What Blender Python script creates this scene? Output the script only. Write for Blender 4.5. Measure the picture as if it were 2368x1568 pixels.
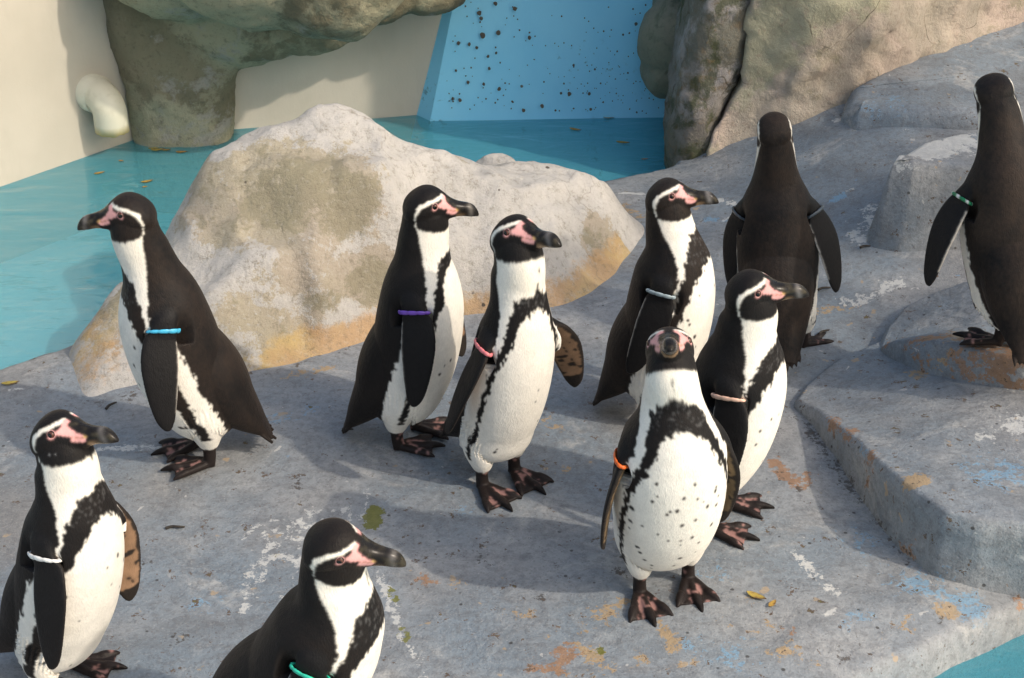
import bpy, bmesh, math, random
import numpy as np
from mathutils import Vector, Matrix, kdtree

for o in list(bpy.data.objects):
    bpy.data.objects.remove(o, do_unlink=True)
scene = bpy.context.scene
COL = scene.collection

# ---------------------------------------------------------------- camera
CAM_H = 1.6
PITCH = math.radians(29.0)
F_PX = 3700.0                      # focal length in pixels of a 2367 px wide picture
cam_data = bpy.data.cameras.new('camera')
cam_data.sensor_width = 36.0
cam_data.lens = F_PX / 2367.0 * 36.0
cam_data.clip_start = 0.05
cam_data.clip_end = 500.0
cam = bpy.data.objects.new('camera', cam_data)
cam.location = (0, 0, CAM_H)
cam.rotation_euler = (math.radians(90) - PITCH, 0, 0)
COL.objects.link(cam)
scene.camera = cam

# ---------------------------------------------------------------- sky, sun, exposure
SUN_EL = math.radians(39.0)
SUN_H = (0.87, -0.49)              # horizontal direction towards the sun
world = bpy.data.worlds.new('World')
scene.world = world
world.use_nodes = True
wn = world.node_tree.nodes
wl = world.node_tree.links
sky = wn.new('ShaderNodeTexSky')
sky.sky_type = 'NISHITA'
sky.sun_disc = False
sky.sun_elevation = SUN_EL
sky.sun_rotation = math.atan2(SUN_H[0], SUN_H[1])
sky.air_density = 1.4
sky.dust_density = 4.5
bg = wn['Background']
bg.inputs['Strength'].default_value = 0.15
wl.new(sky.outputs[0], bg.inputs['Color'])

sun_data = bpy.data.lights.new('sun', 'SUN')
sun_data.energy = 2.0
sun_data.angle = math.radians(1.3)
sun_data.color = (1.0, 0.88, 0.74)
sun = bpy.data.objects.new('sun', sun_data)
sd = Vector((SUN_H[0] * math.cos(SUN_EL), SUN_H[1] * math.cos(SUN_EL), math.sin(SUN_EL)))
sun.rotation_euler = sd.to_track_quat('Z', 'Y').to_euler()
COL.objects.link(sun)

scene.view_settings.view_transform = 'Standard'
scene.view_settings.look = 'None'
scene.view_settings.gamma = 1.0
scene.view_settings.use_curve_mapping = False
scene.view_settings.exposure = 0.36

# ---------------------------------------------------------------- maths helpers
CP, SP = math.cos(PITCH), math.sin(PITCH)
def ray(dx, dy):
    """direction of a photo pixel (2367 px wide measure)"""
    a = (dx - 1183.5) / F_PX
    b = -(dy - 784.0) / F_PX
    return np.array([a, CP + b * SP, -SP + b * CP])
def atz(dx, dy, z=0.0):
    d = ray(dx, dy); t = (z - CAM_H) / d[2]
    return np.array([0, 0, CAM_H]) + d * t
def aty(dx, dy, Y):
    d = ray(dx, dy); t = Y / d[1]
    return np.array([0, 0, CAM_H]) + d * t
def project(P):
    P = np.atleast_2d(P)
    q = P - np.array([0, 0, CAM_H])
    depth = q[:, 1] * CP - q[:, 2] * SP
    up = q[:, 1] * SP + q[:, 2] * CP
    return np.stack([1183.5 + F_PX * q[:, 0] / depth, 784.0 - F_PX * up / depth], 1)

def sstep(a, b, x):
    t = np.clip((x - a) / (b - a), 0, 1)
    return t * t * (3 - 2 * t)
def _hash(ix, iy, iz, seed):
    h = (ix.astype(np.int64) * 374761393 + iy.astype(np.int64) * 668265263 + iz.astype(np.int64) * 2147483647 + seed * 1274126177) & 0xFFFFFFFF
    h = ((h ^ (h >> 13)) * 1274126177) & 0xFFFFFFFF
    h = ((h ^ (h >> 16)) * 2246822519) & 0xFFFFFFFF
    h = h ^ (h >> 15)
    return (h & 0xFFFFFF) / float(0xFFFFFF)
def vnoise(P, seed=0):
    P = np.asarray(P, float)
    i = np.floor(P).astype(np.int64); f = P - i
    u = f * f * (3 - 2 * f)
    r = 0
    for dx in (0, 1):
        for dy in (0, 1):
            for dz in (0, 1):
                w = (u[:, 0] if dx else 1 - u[:, 0]) * (u[:, 1] if dy else 1 - u[:, 1]) * (u[:, 2] if dz else 1 - u[:, 2])
                r = r + w * _hash(i[:, 0] + dx, i[:, 1] + dy, i[:, 2] + dz, seed)
    return r * 2 - 1
def fbm(P, octv=3, seed=0):
    P = np.asarray(P, float); a = 1.0; s = 0; t = 0
    for k in range(octv):
        s = s + a * vnoise(P * (2 ** k) + 17.3 * k, seed + k); t += a; a *= 0.5
    return s / t
def catmull(keys, n):
    """keys (m,k) -> n rows on a smooth curve through them"""
    K = np.asarray(keys, float); m = len(K)
    t = np.linspace(0, m - 1, n); i = np.clip(t.astype(int), 0, m - 2); f = (t - i)[:, None]
    p0 = K[np.clip(i - 1, 0, m - 1)]; p1 = K[i]; p2 = K[i + 1]; p3 = K[np.clip(i + 2, 0, m - 1)]
    return 0.5 * (2 * p1 + (p2 - p0) * f + (2 * p0 - 5 * p1 + 4 * p2 - p3) * f ** 2 + (3 * p1 - p0 - 3 * p2 + p3) * f ** 3)
def seg_dist(P2, poly):
    """distance of 2-D points to an open polyline"""
    d = np.full(len(P2), 1e9)
    for a, b in zip(poly[:-1], poly[1:]):
        a = np.asarray(a, float); b = np.asarray(b, float)
        ab = b - a; t = np.clip(((P2 - a) @ ab) / (ab @ ab + 1e-12), 0, 1)
        d = np.minimum(d, np.linalg.norm(P2 - a - t[:, None] * ab, axis=1))
    return d
def inside(P2, poly):
    x, y = P2[:, 0], P2[:, 1]; r = np.zeros(len(P2), bool)
    n = len(poly)
    for i in range(n):
        x1, y1 = poly[i]; x2, y2 = poly[(i + 1) % n]
        c = ((y1 > y) != (y2 > y)) & (x < (x2 - x1) * (y - y1) / (y2 - y1 + 1e-15) + x1)
        r ^= c
    return r
def sdf(P2, poly):
    """signed distance to a closed polygon, positive inside"""
    d = seg_dist(P2, list(poly) + [poly[0]])
    return np.where(inside(P2, poly), d, -d)

# ---------------------------------------------------------------- the lie of the ground
def A2(dx, dy, z=0.0):
    p = atz(dx, dy, z); return (p[0], p[1])
WATER_Z = -0.07
ISLAND = [(-5.0, 2.2), A2(-200, 880), A2(0, 836), A2(170, 783), A2(420, 690), A2(760, 590), A2(1000, 520), A2(1200, 455),
          A2(1370, 408), A2(1450, 390), A2(1552, 378), (0.62, 4.15), (1.0, 5.2), (6.0, 5.2), (6.0, 2.4), (2.2, 2.15), A2(2650, 1290), A2(2367, 1386),
          A2(2200, 1456), A2(2010, 1543), A2(1830, 1652), (0.30, 1.10), (-0.2, 0.85), (-5.0, 0.6)]
def ground_z(x, y):
    x = np.atleast_1d(np.asarray(x, float)); y = np.atleast_1d(np.asarray(y, float))
    P = np.stack([x, y], 1)
    P3 = np.stack([x, y, x * 0 + 0.5], 1)
    z = 0.010 * fbm(P3 * 2.3, 3, 5) + 0.0025 * fbm(P3 * 14, 2, 9)
    z = z + 0.19 * sstep(2.55, 3.95, y + 0.45 * (x - 0.7)) * sstep(0.30, 0.95, x)
    # shallow gutters between the raised slabs
    d = sdf(P, ISLAND) + 0.012 * fbm(P3 * 9, 2, 31)
    z = z - 0.62 * sstep(0.010, -0.08, d) - 0.012 * sstep(0.10, 0.0, d)
    return z
def hit(dx, dy, zadd=0.0):
    d = ray(dx, dy); o = np.array([0, 0, CAM_H])
    t = np.linspace(1.2, 7.0, 1400)
    P = o + d * t[:, None]
    g = ground_z(P[:, 0], P[:, 1]) + zadd
    k = np.argmax(P[:, 2] < g)
    return P[k] if P[k, 2] < g[k] else P[-1]

# ---------------------------------------------------------------- the penguin: rest shape and pose
SH = np.array([0.0, 0.067, 0.362])                # shoulder of the left flipper (mirrored for the right)
FL_LEN = 0.215
FL_A = np.array([0.0, 0.7071, -0.7071])           # rest direction of the left flipper
FL_N = np.array([0.0, 0.7071, 0.7071])            # its outer face
def flip_local(P, s):
    q = P * np.array([1, s, 1]) - SH
    return q @ FL_A, q[:, 0], q @ FL_N            # along, chord, across
def rot(P, pivot, axis, ang):
    axis = np.asarray(axis, float); axis = axis / np.linalg.norm(axis)
    q = P - pivot
    c = np.cos(ang)[:, None]; s = np.sin(ang)[:, None]
    return pivot + q * c + np.cross(np.broadcast_to(axis, q.shape), q) * s + axis * (q @ axis)[:, None] * (1 - c)
R_ = math.radians
# label codes: 0 torso, 1 head, 2 flipper left, 3 flipper right, 4 leg left, 5 leg right, 6 rump and tail
DEF = dict(scale=1.0, heading=0, lean=14, stretch=0.0, hyaw=0, hpitch=0, hroll=0, nbend=0, fat=1.0, side=0,
           fL=(9, 0, 0), fR=(9, 0, 0), footL=(0, 0, 0), footR=(0, 0, 0), x=0, y=0, z=0)
def pose(P, lab, b):
    """P in rest coordinates -> world; b a dict of pose values (degrees, metres)"""
    B = dict(DEF); B.update(b)
    P = np.array(P, float); Q = P.copy(); n = len(P)
    z0 = P[:, 2]
    body = (lab == 0) | (lab == 1) | (lab == 6)
    # girth
    w = sstep(0.06, 0.14, z0) * sstep(0.45, 0.36, z0)
    f = 1 + (B['fat'] - 1) * w
    legs = (lab == 4) | (lab == 5); fl = (lab == 2) | (lab == 3)
    f = np.where(legs, 1 + (B['fat'] - 1) * w * 0.7, f)
    Q[:, 1] = np.where(fl, Q[:, 1] + np.sign(Q[:, 1]) * 0.085 * (B['fat'] - 1), Q[:, 1] * f)
    Q[:, 0] = np.where(fl, Q[:, 0], Q[:, 0] * f)
    # neck length
    w = np.where(fl, 0, sstep(0.37, 0.485, z0))
    Q[:, 2] += B['stretch'] * w
    thin = 1 - (1.2 if B['stretch'] > 0 else 5.0) * B['stretch'] * sstep(0.37, 0.42, z0) * sstep(0.495, 0.44, z0)
    Q[:, :2] *= np.where(fl, 1, thin)[:, None]
    st = B['stretch']
    # head pitch (positive looks up), roll, yaw
    wh = np.where(fl, 0, sstep(0.435, 0.480, z0 + 0.15 * np.clip(P[:, 0], -0.05, 0.05)))
    pv = np.array([-0.004, 0, 0.485 + st])
    Q = rot(Q, pv, (0, 1, 0), -R_(B['hpitch']) * wh)
    Q = rot(Q, pv, (1, 0, 0), R_(B['hroll']) * wh)
    wy = np.where(fl, 0, sstep(0.365, 0.475, z0))
    Q = rot(Q, np.array([0, 0, 0.5]), (0, 0, 1), R_(B['hyaw']) * wy)
    wb = np.where(fl, 0, sstep(0.34, 0.44, z0))
    Q = rot(Q, np.array([0, 0, 0.385]), (0, 1, 0), R_(B['nbend']) * wb)
    # flippers
    for s, key, code in ((1, 'fL', 2), (-1, 'fR', 3)):
        ab, sw, tw = B[key]
        u, c, nn = flip_local(P, s)
        r = np.sqrt(c * c + nn * nn)
        wf = sstep(0.0, 0.05, u) * np.where(lab == code, 1.0, np.where(fl, 0, sstep(0.055, 0.03, r) * (u < 0.06)))
        piv = SH * np.array([1, s, 1]) + np.array([0, s * 0.085 * (B['fat'] - 1), 0])
        ax = FL_A * np.array([1, s, 1])
        Q = rot(Q, piv, ax, s * R_(tw) * wf)
        Q = rot(Q, piv, (1, 0, 0), -s * R_(45 - ab) * wf)
        Q = rot(Q, piv, (0, 1, 0), -R_(sw) * wf)
    # lean about the hips, feet stay
    wl_ = np.where(legs, sstep(0.05, 0.125, z0), 1.0)
    Q = rot(Q, np.array([0.0, 0, 0.125]), (0, 1, 0), R_(B['lean']) * wl_)
    Q = rot(Q, np.array([0.0, 0, 0.10]), (1, 0, 0), R_(B['side']) * wl_)
    for code, key, s in ((4, 'footL', 1), (5, 'footR', -1)):
        dx, dy, yw = B[key]
        m = lab == code
        wf = np.where(m, sstep(0.125, 0.045, z0), 0)
        Q = rot(Q, np.array([0.0, s * 0.046, 0]), (0, 0, 1), R_(yw) * wf)
        Q[:, 0] += dx * wf; Q[:, 1] += dy * wf
    Q = Q * B['scale']
    h = R_(B['heading']); ch, sh = math.cos(h), math.sin(h)
    W = np.stack([Q[:, 0] * ch - Q[:, 1] * sh + B['x'], Q[:, 0] * sh + Q[:, 1] * ch + B['y'], Q[:, 2] + B['z']], 1)
    return W
def tail_in(C):
    """tuck rump and tail: the bird carries its back upright when standing"""
    C = np.array(C, float); a = R_(11) * sstep(0.26, 0.12, C[:, 2])
    x, z = C[:, 0], C[:, 2] - 0.125
    C[:, 0] = x * np.cos(a) - z * np.sin(a); C[:, 2] = 0.125 + x * np.sin(a) + z * np.cos(a)
    return C
HX, HZ, HC = 0.80, 0.68, 0.478
def head_pt(x, y, z):
    """head pattern coordinates -> rest coordinates"""
    return np.array([x * HX, y, HC + (z - 0.499) * HZ])
FT = {}
for s, c in ((1, 'L'), (-1, 'R')):
    m = np.array([1, s, 1])
    FT['flip' + c] = ((SH + FL_A * 0.213) * m + np.array([-0.022, 0, 0]), 2 if s > 0 else 3)
    FT['band' + c] = ((SH + FL_A * 0.034 + FL_N * 0.010) * m, 2 if s > 0 else 3)
    FT['eye' + c] = (head_pt(0.008, s * 0.0285, 0.562), 1)
    FT['toe' + c] = (np.array([0.076, s * 0.048, 0.006]), 4 if s > 0 else 5)
    FT['heel' + c] = (np.array([-0.014, s * 0.046, 0.008]), 4 if s > 0 else 5)
FT['crown'] = (head_pt(0.002, 0, 0.599), 1)
FT['tip'] = (head_pt(0.120, 0, 0.520), 1)
FT['chin'] = (head_pt(0.012, 0, 0.500), 1)
FT['tail'] = (tail_in(np.array([[-0.143, 0, 0.030]]))[0], 6)
FT['nape'] = (head_pt(-0.055, 0, 0.535), 1)

# ---------------------------------------------------------------- node helpers and materials
class NT:
    def __init__(self, name):
        self.m = bpy.data.materials.new(name); self.m.use_nodes = True
        self.t = self.m.node_tree; self.n = self.t.nodes; self.l = self.t.links
        self.b = self.n['Principled BSDF']; self.out = self.n['Material Output']
    def new(self, typ, **kw):
        nd = self.n.new(typ)
        for k, v in kw.items():
            setattr(nd, k, v)
        return nd
    def put(self, sock, v):
        if hasattr(v, 'is_linked') or hasattr(v, 'links'):
            self.l.new(v, sock)
        else:
            sock.default_value = v
    def coord(self):
        return self.new('ShaderNodeTexCoord').outputs['Object']
    def scale(self, vec, s):
        nd = self.new('ShaderNodeVectorMath', operation='MULTIPLY'); self.l.new(vec, nd.inputs[0]); nd.inputs[1].default_value = s
        return nd.outputs[0]
    def noise(self, vec, scale, detail=4, rough=0.55, dist=0.0):
        nd = self.new('ShaderNodeTexNoise'); self.l.new(vec, nd.inputs['Vector'])
        nd.inputs['Scale'].default_value = scale; nd.inputs['Detail'].default_value = detail
        nd.inputs['Roughness'].default_value = rough; nd.inputs['Distortion'].default_value = dist
        return nd.outputs['Fac']
    def voro(self, vec, scale, feature='F1', rnd=1.0):
        nd = self.new('ShaderNodeTexVoronoi', feature=feature); self.l.new(vec, nd.inputs['Vector'])
        nd.inputs['Scale'].default_value = scale; nd.inputs['Randomness'].default_value = rnd
        return nd
    def math(self, op, a, b=0.0, c=0.0):
        nd = self.new('ShaderNodeMath', operation=op)
        self.put(nd.inputs[0], a); self.put(nd.inputs[1], b); self.put(nd.inputs[2], c)
        return nd.outputs[0]
    def step(self, v, a, b):
        nd = self.new('ShaderNodeMapRange', interpolation_type='SMOOTHSTEP')
        self.put(nd.inputs['Value'], v); nd.inputs['From Min'].default_value = a; nd.inputs['From Max'].default_value = b
        return nd.outputs['Result']
    def mix(self, f, a, b):
        nd = self.new('ShaderNodeMix', data_type='RGBA')
        self.put(nd.inputs[0], f)
        for s, v in ((nd.inputs[6], a), (nd.inputs[7], b)):
            if isinstance(v, tuple): s.default_value = (v[0], v[1], v[2], 1)
            else: self.l.new(v, s)
        return nd.outputs[2]
    def attr(self, name):
        return self.new('ShaderNodeAttribute', attribute_name=name).outputs
    def bump(self, h, strength, dist, prev=None):
        nd = self.new('ShaderNodeBump'); nd.inputs['Strength'].default_value = strength; nd.inputs['Distance'].default_value = dist
        self.l.new(h, nd.inputs['Height'])
        if prev is not None: self.l.new(prev, nd.inputs['Normal'])
        return nd.outputs[0]
    def base(self, c): self.put(self.b.inputs['Base Color'], (c[0], c[1], c[2], 1) if isinstance(c, tuple) else c)
    def rough(self, r): self.put(self.b.inputs['Roughness'], r)
    def normal(self, n): self.l.new(n, self.b.inputs['Normal'])

def mat_feathers():
    t = NT('penguin_feathers'); a = t.attr('col'); g = t.attr('gloss')[2]
    p = t.coord()
    n1 = t.noise(t.scale(p, (1, 1, 0.45)), 420, 3, 0.6)
    n2 = t.noise(p, 60, 3, 0.6)
    hsv = t.new('ShaderNodeHueSaturation')
    t.put(hsv.inputs['Color'], a[0])
    t.put(hsv.inputs['Value'], t.math('MULTIPLY_ADD', n1, 0.30, t.math('MULTIPLY_ADD', n2, 0.25, 0.72)))
    t.base(hsv.outputs[0])
    t.rough(t.math('MULTIPLY_ADD', g, -0.40, t.math('MULTIPLY_ADD', n2, 0.25, 0.48)))
    t.b.inputs['Specular IOR Level'].default_value = 0.16
    vf = t.voro(t.scale(p, (1, 1, 0.7)), 120).outputs['Distance']
    nm = t.bump(n1, 0.40, 0.0022); nm = t.bump(n2, 0.16, 0.004, nm); nm = t.bump(vf, 0.14, 0.0020, nm)
    t.b.inputs['Sheen Weight'].default_value = 0.05; t.b.inputs['Sheen Roughness'].default_value = 0.4; t.b.inputs['Sheen Tint'].default_value = (1.0, 0.75, 0.55, 1)
    mx = t.new('ShaderNodeMix', data_type='VECTOR'); t.put(mx.inputs[0], g)
    t.l.new(nm, mx.inputs[4]); t.l.new(t.new('ShaderNodeNewGeometry').outputs['Normal'], mx.inputs[5])
    t.normal(mx.outputs[1])
    return t.m
def mat_flat(name, c, r=0.4, spec=0.5):
    t = NT(name); t.base(c); t.rough(r); t.b.inputs['Specular IOR Level'].default_value = spec
    return t.m
def mat_eye():
    t = NT('penguin_eye'); a = t.attr('col'); t.base(a[0]); t.rough(0.06); return t.m
def mat_band():
    t = NT('band_plastic'); a = t.attr('col'); t.base(a[0]); t.rough(0.35); return t.m

def mat_concrete():
    """worn grey paint over concrete, with stains and painted sun flecks whose places are stored on the mesh"""
    t = NT('worn_concrete'); p = t.coord()
    st = {k: t.attr(k)[2] for k in ('white', 'rust', 'moss', 'blue', 'ochre', 'dirt')}
    nL = t.noise(p, 2.2, 4, 0.6); nM = t.noise(p, 9, 5, 0.65, 0.4); nF = t.noise(p, 70, 4, 0.7); nG = t.noise(p, 260, 2, 0.6)
    c = t.mix(t.step(nL, 0.36, 0.64), (0.185, 0.228, 0.268), (0.305, 0.315, 0.320))
    c = t.mix(t.math('MULTIPLY', t.step(nM, 0.44, 0.70), 0.60), c, (0.138, 0.155, 0.172))
    c = t.mix(t.math('MULTIPLY', t.step(t.noise(p, 5.5, 6, 0.7, 0.8), 0.54, 0.68), 0.60), c, (0.42, 0.42, 0.405))
    c = t.mix(t.math('MULTIPLY', t.step(t.noise(p, 1.1, 3, 0.5), 0.50, 0.62), 0.50), c, (0.165, 0.155, 0.145))
    # brushed streaks
    sv = t.noise(t.scale(p, (5.0, 22.0, 12.0)), 1.6, 5, 0.7, 0.6)
    c = t.mix(t.math('MULTIPLY', t.step(sv, 0.52, 0.72), 0.42), c, (0.135, 0.135, 0.140))
    c = t.mix(t.math('MULTIPLY', t.step(nF, 0.42, 0.68), 0.50), c, (0.120, 0.125, 0.135))
    c = t.mix(t.math('MULTIPLY', t.step(nG, 0.58, 0.72), 0.45), c, (0.075, 0.074, 0.078))
    c = t.mix(t.math('MULTIPLY', t.step(nG, 0.42, 0.28), 0.35), c, (0.42, 0.41, 0.40))
    # random chips everywhere
    chip = t.math('MULTIPLY', t.step(t.noise(p, 26, 3, 0.5), 0.70, 0.735), 0.75)
    c = t.mix(chip, c, (0.36, 0.28, 0.185))
    chip2 = t.math('MULTIPLY', t.step(t.noise(t.scale(p, (1.0, 1.0, 1.3)), 33, 3, 0.5, 0.5), 0.715, 0.74), 0.7)
    c = t.mix(chip2, c, (0.47, 0.47, 0.46))
    chip3 = t.math('MULTIPLY', t.step(t.noise(t.scale(p, (1.2, 1.0, 1.0)), 17, 4, 0.6, 0.3), 0.72, 0.76), 0.6)
    c = t.mix(chip3, c, (0.15, 0.30, 0.47))
    pit = t.step(t.voro(p, 21).outputs['Distance'], 0.085, 0.05)
    c = t.mix(t.math('MULTIPLY', pit, 0.8), c, (0.035, 0.032, 0.03))
    edge = t.math('ADD', t.math('MULTIPLY', t.noise(p, 24, 6, 0.75), 0.60), t.math('MULTIPLY', t.noise(p, 85, 4, 0.75), 0.40))
    def stain_fleck(c, key, colA, colB, amt, k=1.0):
        v = t.math('ADD', st[key], t.math('MULTIPLY', t.math('SUBTRACT', edge, 0.5), k))
        m = t.math('MULTIPLY', t.step(v, 0.46, 0.56), amt)
        return t.mix(m, c, t.mix(nF, colA, colB)), m
    c, m1 = stain_fleck(c, 'blue', (0.12, 0.30, 0.48), (0.22, 0.36, 0.48), 0.65, 6.0)
    c, m2 = stain_fleck(c, 'ochre', (0.42, 0.30, 0.16), (0.30, 0.22, 0.13), 0.85, 5.5)
    c, m3 = stain_fleck(c, 'rust', (0.36, 0.22, 0.13), (0.20, 0.115, 0.07), 0.9, 5.5)
    c, m6 = stain_fleck(c, 'dirt', (0.045, 0.040, 0.036), (0.075, 0.070, 0.066), 0.8, 5.5)
    c, m4 = stain_fleck(c, 'white', (0.68, 0.68, 0.64), (0.46, 0.47, 0.47), 0.72, 3.0)
    c, m5 = stain_fleck(c, 'moss', (0.17, 0.17, 0.025), (0.10, 0.11, 0.02), 0.9, 3.5)
    t.base(c)
    t.rough(t.math('MULTIPLY_ADD', nM, 0.25, 0.55))
    t.b.inputs['Specular IOR Level'].default_value = 0.35
    h = t.bump(nM, 0.5, 0.012); h = t.bump(nF, 0.55, 0.004, h); h = t.bump(nG, 0.5, 0.0016, h)
    h = t.bump(t.math('ADD', t.math('ADD', m2, m3), t.math('ADD', pit, chip)), -0.5, 0.002, h)
    t.normal(h)
    return t.m

def mat_boulder():
    t = NT('painted_boulder'); p = t.coord(); oc = t.attr('ochre')[2]; br = t.attr('brown')[2]
    nL = t.noise(p, 4.2, 5, 0.62, 0.2); nM = t.math('ADD', t.math('MULTIPLY', t.noise(p, 12, 8, 0.75), 0.66), t.math('MULTIPLY', t.noise(p, 60, 5, 0.8), 0.34)); nF = t.noise(p, 95, 5, 0.8); nG = t.noise(p, 300, 2)
    c = t.mix(t.step(nM, 0.3, 0.7), (0.415, 0.402, 0.380), (0.54, 0.52, 0.485))
    m = t.step(t.math('ADD', br, t.math('MULTIPLY', t.math('SUBTRACT', nM, 0.5), 2.3)), 0.45, 0.58)
    c = t.mix(t.math('MULTIPLY', m, 0.70), c, t.mix(t.step(nL, 0.38, 0.62), (0.34, 0.29, 0.18), (0.33, 0.27, 0.19)))
    m2 = t.step(t.math('ADD', br, t.math('MULTIPLY', t.math('SUBTRACT', t.noise(t.scale(p, (1, 1, 1.4)), 6.5, 8, 0.75, 0.1), 0.5), 2.4)), 0.66, 0.85)
    c = t.mix(t.math('MULTIPLY', m2, 0.55), c, (0.20, 0.185, 0.11))
    m3 = t.step(t.math('ADD', oc, t.math('MULTIPLY', t.math('SUBTRACT', nM, 0.5), 1.6)), 0.40, 0.70)
    c = t.mix(t.math('MULTIPLY', m3, 0.85), c, t.mix(t.step(nL, 0.4, 0.6), (0.50, 0.36, 0.15), (0.46, 0.29, 0.14)))
    c = t.mix(t.math('MULTIPLY', t.step(t.noise(p, 50, 8, 0.85), 0.50, 0.64), 0.55), c, (0.165, 0.145, 0.10))
    c = t.mix(t.math('MULTIPLY', t.step(nF, 0.48, 0.32), 0.22), c, (0.60, 0.58, 0.56))
    c = t.mix(t.step(t.noise(p, 21, 2, 0.5), 0.745, 0.765), c, (0.09, 0.075, 0.06))
    wv = t.new('ShaderNodeVectorMath', operation='ADD'); t.l.new(p, wv.inputs[0])
    nc = t.new('ShaderNodeTexNoise'); nc.inputs['Scale'].default_value = 9; nc.inputs['Detail'].default_value = 5; t.l.new(p, nc.inputs['Vector'])
    sc = t.new('ShaderNodeVectorMath', operation='SCALE'); sc.inputs[3].default_value = 0.16; t.l.new(nc.outputs['Color'], sc.inputs[0]); t.l.new(sc.outputs[0], wv.inputs[1])
    ck = t.math('MULTIPLY', t.step(t.voro(wv.outputs[0], 5.5, 'DISTANCE_TO_EDGE').outputs['Distance'], 0.014, 0.004), t.step(t.noise(p, 5, 2), 0.52, 0.60))
    c = t.mix(t.math('MULTIPLY', ck, 0.30), c, (0.16, 0.14, 0.10))
    t.base(c); t.rough(0.72); t.b.inputs['Specular IOR Level'].default_value = 0.3
    h = t.bump(t.noise(p, 13, 8, 0.7), 0.55, 0.020); h = t.bump(nF, 0.8, 0.005, h); h = t.bump(nG, 0.4, 0.0014, h); h = t.bump(ck, -0.35, 0.004, h); t.normal(h)
    return t.m

def mat_wallrock(name, cA, cB, cDirt, cMoss, mossat=0.62, crack=True, cZone=None):
    t = NT(name); p = t.coord()
    nL = t.noise(p, 3.2, 5, 0.6, 0.6); nM = t.noise(p, 13, 8, 0.72); nF = t.noise(p, 60, 4, 0.75)
    c = t.mix(t.step(nL, 0.38, 0.62), cA, cB)
    if cZone: c = t.mix(t.math('MULTIPLY', t.step(t.math('ADD', t.noise(p, 2.1, 3, 0.5), t.math('MULTIPLY', t.math('SUBTRACT', nM, 0.5), 0.35)), 0.47, 0.53), 0.85), c, cZone)
    c = t.mix(t.math('MULTIPLY', t.step(nM, 0.54, 0.72), 0.6), c, cDirt)
    c = t.mix(t.math('MULTIPLY', t.step(t.noise(p, 5.5, 6, 0.72, 0.4), mossat, mossat + 0.09), 0.75), c, cMoss)
    c = t.mix(t.math('MULTIPLY', t.step(nF, 0.52, 0.7), 0.45), c, cDirt)
    h = t.bump(nM, 0.7, 0.03); h = t.bump(nF, 0.7, 0.006, h)
    if crack:
        wv = t.new('ShaderNodeVectorMath', operation='ADD'); t.l.new(p, wv.inputs[0])
        nc = t.new('ShaderNodeTexNoise'); nc.inputs['Scale'].default_value = 7; t.l.new(p, nc.inputs['Vector'])
        sc = t.new('ShaderNodeVectorMath', operation='SCALE'); sc.inputs[3].default_value = 0.22; t.l.new(nc.outputs['Color'], sc.inputs[0]); t.l.new(sc.outputs[0], wv.inputs[1])
        vd = t.voro(wv.outputs[0], 4.2, 'DISTANCE_TO_EDGE').outputs['Distance']
        ck = t.math('MULTIPLY', t.step(vd, 0.012, 0.004), t.step(t.noise(p, 6, 2), 0.50, 0.60))
        c = t.mix(t.math('MULTIPLY', ck, 0.8), c, (0.10, 0.085, 0.06))
        h = t.bump(ck, -0.5, 0.006, h)
    t.base(c); t.rough(0.8); t.b.inputs['Specular IOR Level'].default_value = 0.25; t.normal(h)
    return t.m

def mat_cream():
    t = NT('cream_plaster'); p = t.coord()
    nL = t.noise(p, 2.0, 4, 0.6); nM = t.noise(t.scale(p, (1, 1, 0.35)), 10, 5, 0.65); nF = t.noise(p, 140, 3, 0.7)
    c = t.mix(t.step(nL, 0.35, 0.65), (0.44, 0.41, 0.345), (0.50, 0.465, 0.395))
    c = t.mix(t.math('MULTIPLY', t.step(nM, 0.5, 0.75), 0.28), c, (0.36, 0.335, 0.27))
    c = t.mix(t.step(t.noise(p, 16, 2), 0.775, 0.79), c, (0.10, 0.09, 0.06))
    t.base(c); t.rough(0.6); h = t.bump(nM, 0.2, 0.008); h = t.bump(nF, 0.25, 0.0015, h); t.normal(h)
    return t.m
def mat_bluewall():
    t = NT('blue_pool_paint'); p = t.coord()
    nL = t.noise(p, 2.6, 4, 0.6); nM = t.noise(t.scale(p, (1, 1, 0.3)), 14, 5, 0.65)
    c = t.mix(t.step(nL, 0.35, 0.65), (0.23, 0.64, 0.91), (0.27, 0.68, 0.93))
    c = t.mix(t.math('MULTIPLY', t.step(nM, 0.5, 0.75), 0.25), c, (0.19, 0.56, 0.86))
    sm = t.math('MULTIPLY', t.step(t.noise(p, 34, 4, 0.7), 0.58, 0.68), t.step(t.noise(p, 3.1, 2), 0.52, 0.66))
    c = t.mix(t.math('MULTIPLY', sm, 0.6), c, (0.05, 0.09, 0.11))
    h = t.bump(nM, 0.15, 0.006)
    t.base(c); t.rough(0.45); t.normal(h)
    return t.m
def mat_poolfloor():
    t = NT('pool_floor_paint'); p = t.coord()
    nL = t.noise(p, 1.3, 4, 0.6, 0.5); nM = t.noise(t.scale(p, (1.0, 3.0, 1.0)), 8, 5, 0.7, 0.3)
    c = t.mix(t.step(nL, 0.35, 0.65), (0.66, 0.80, 0.80), (0.78, 0.86, 0.84))
    c = t.mix(t.math('MULTIPLY', t.step(nM, 0.54, 0.66), 0.6), c, (0.30, 0.36, 0.27))
    t.base(c); t.rough(0.7)
    return t.m
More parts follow.
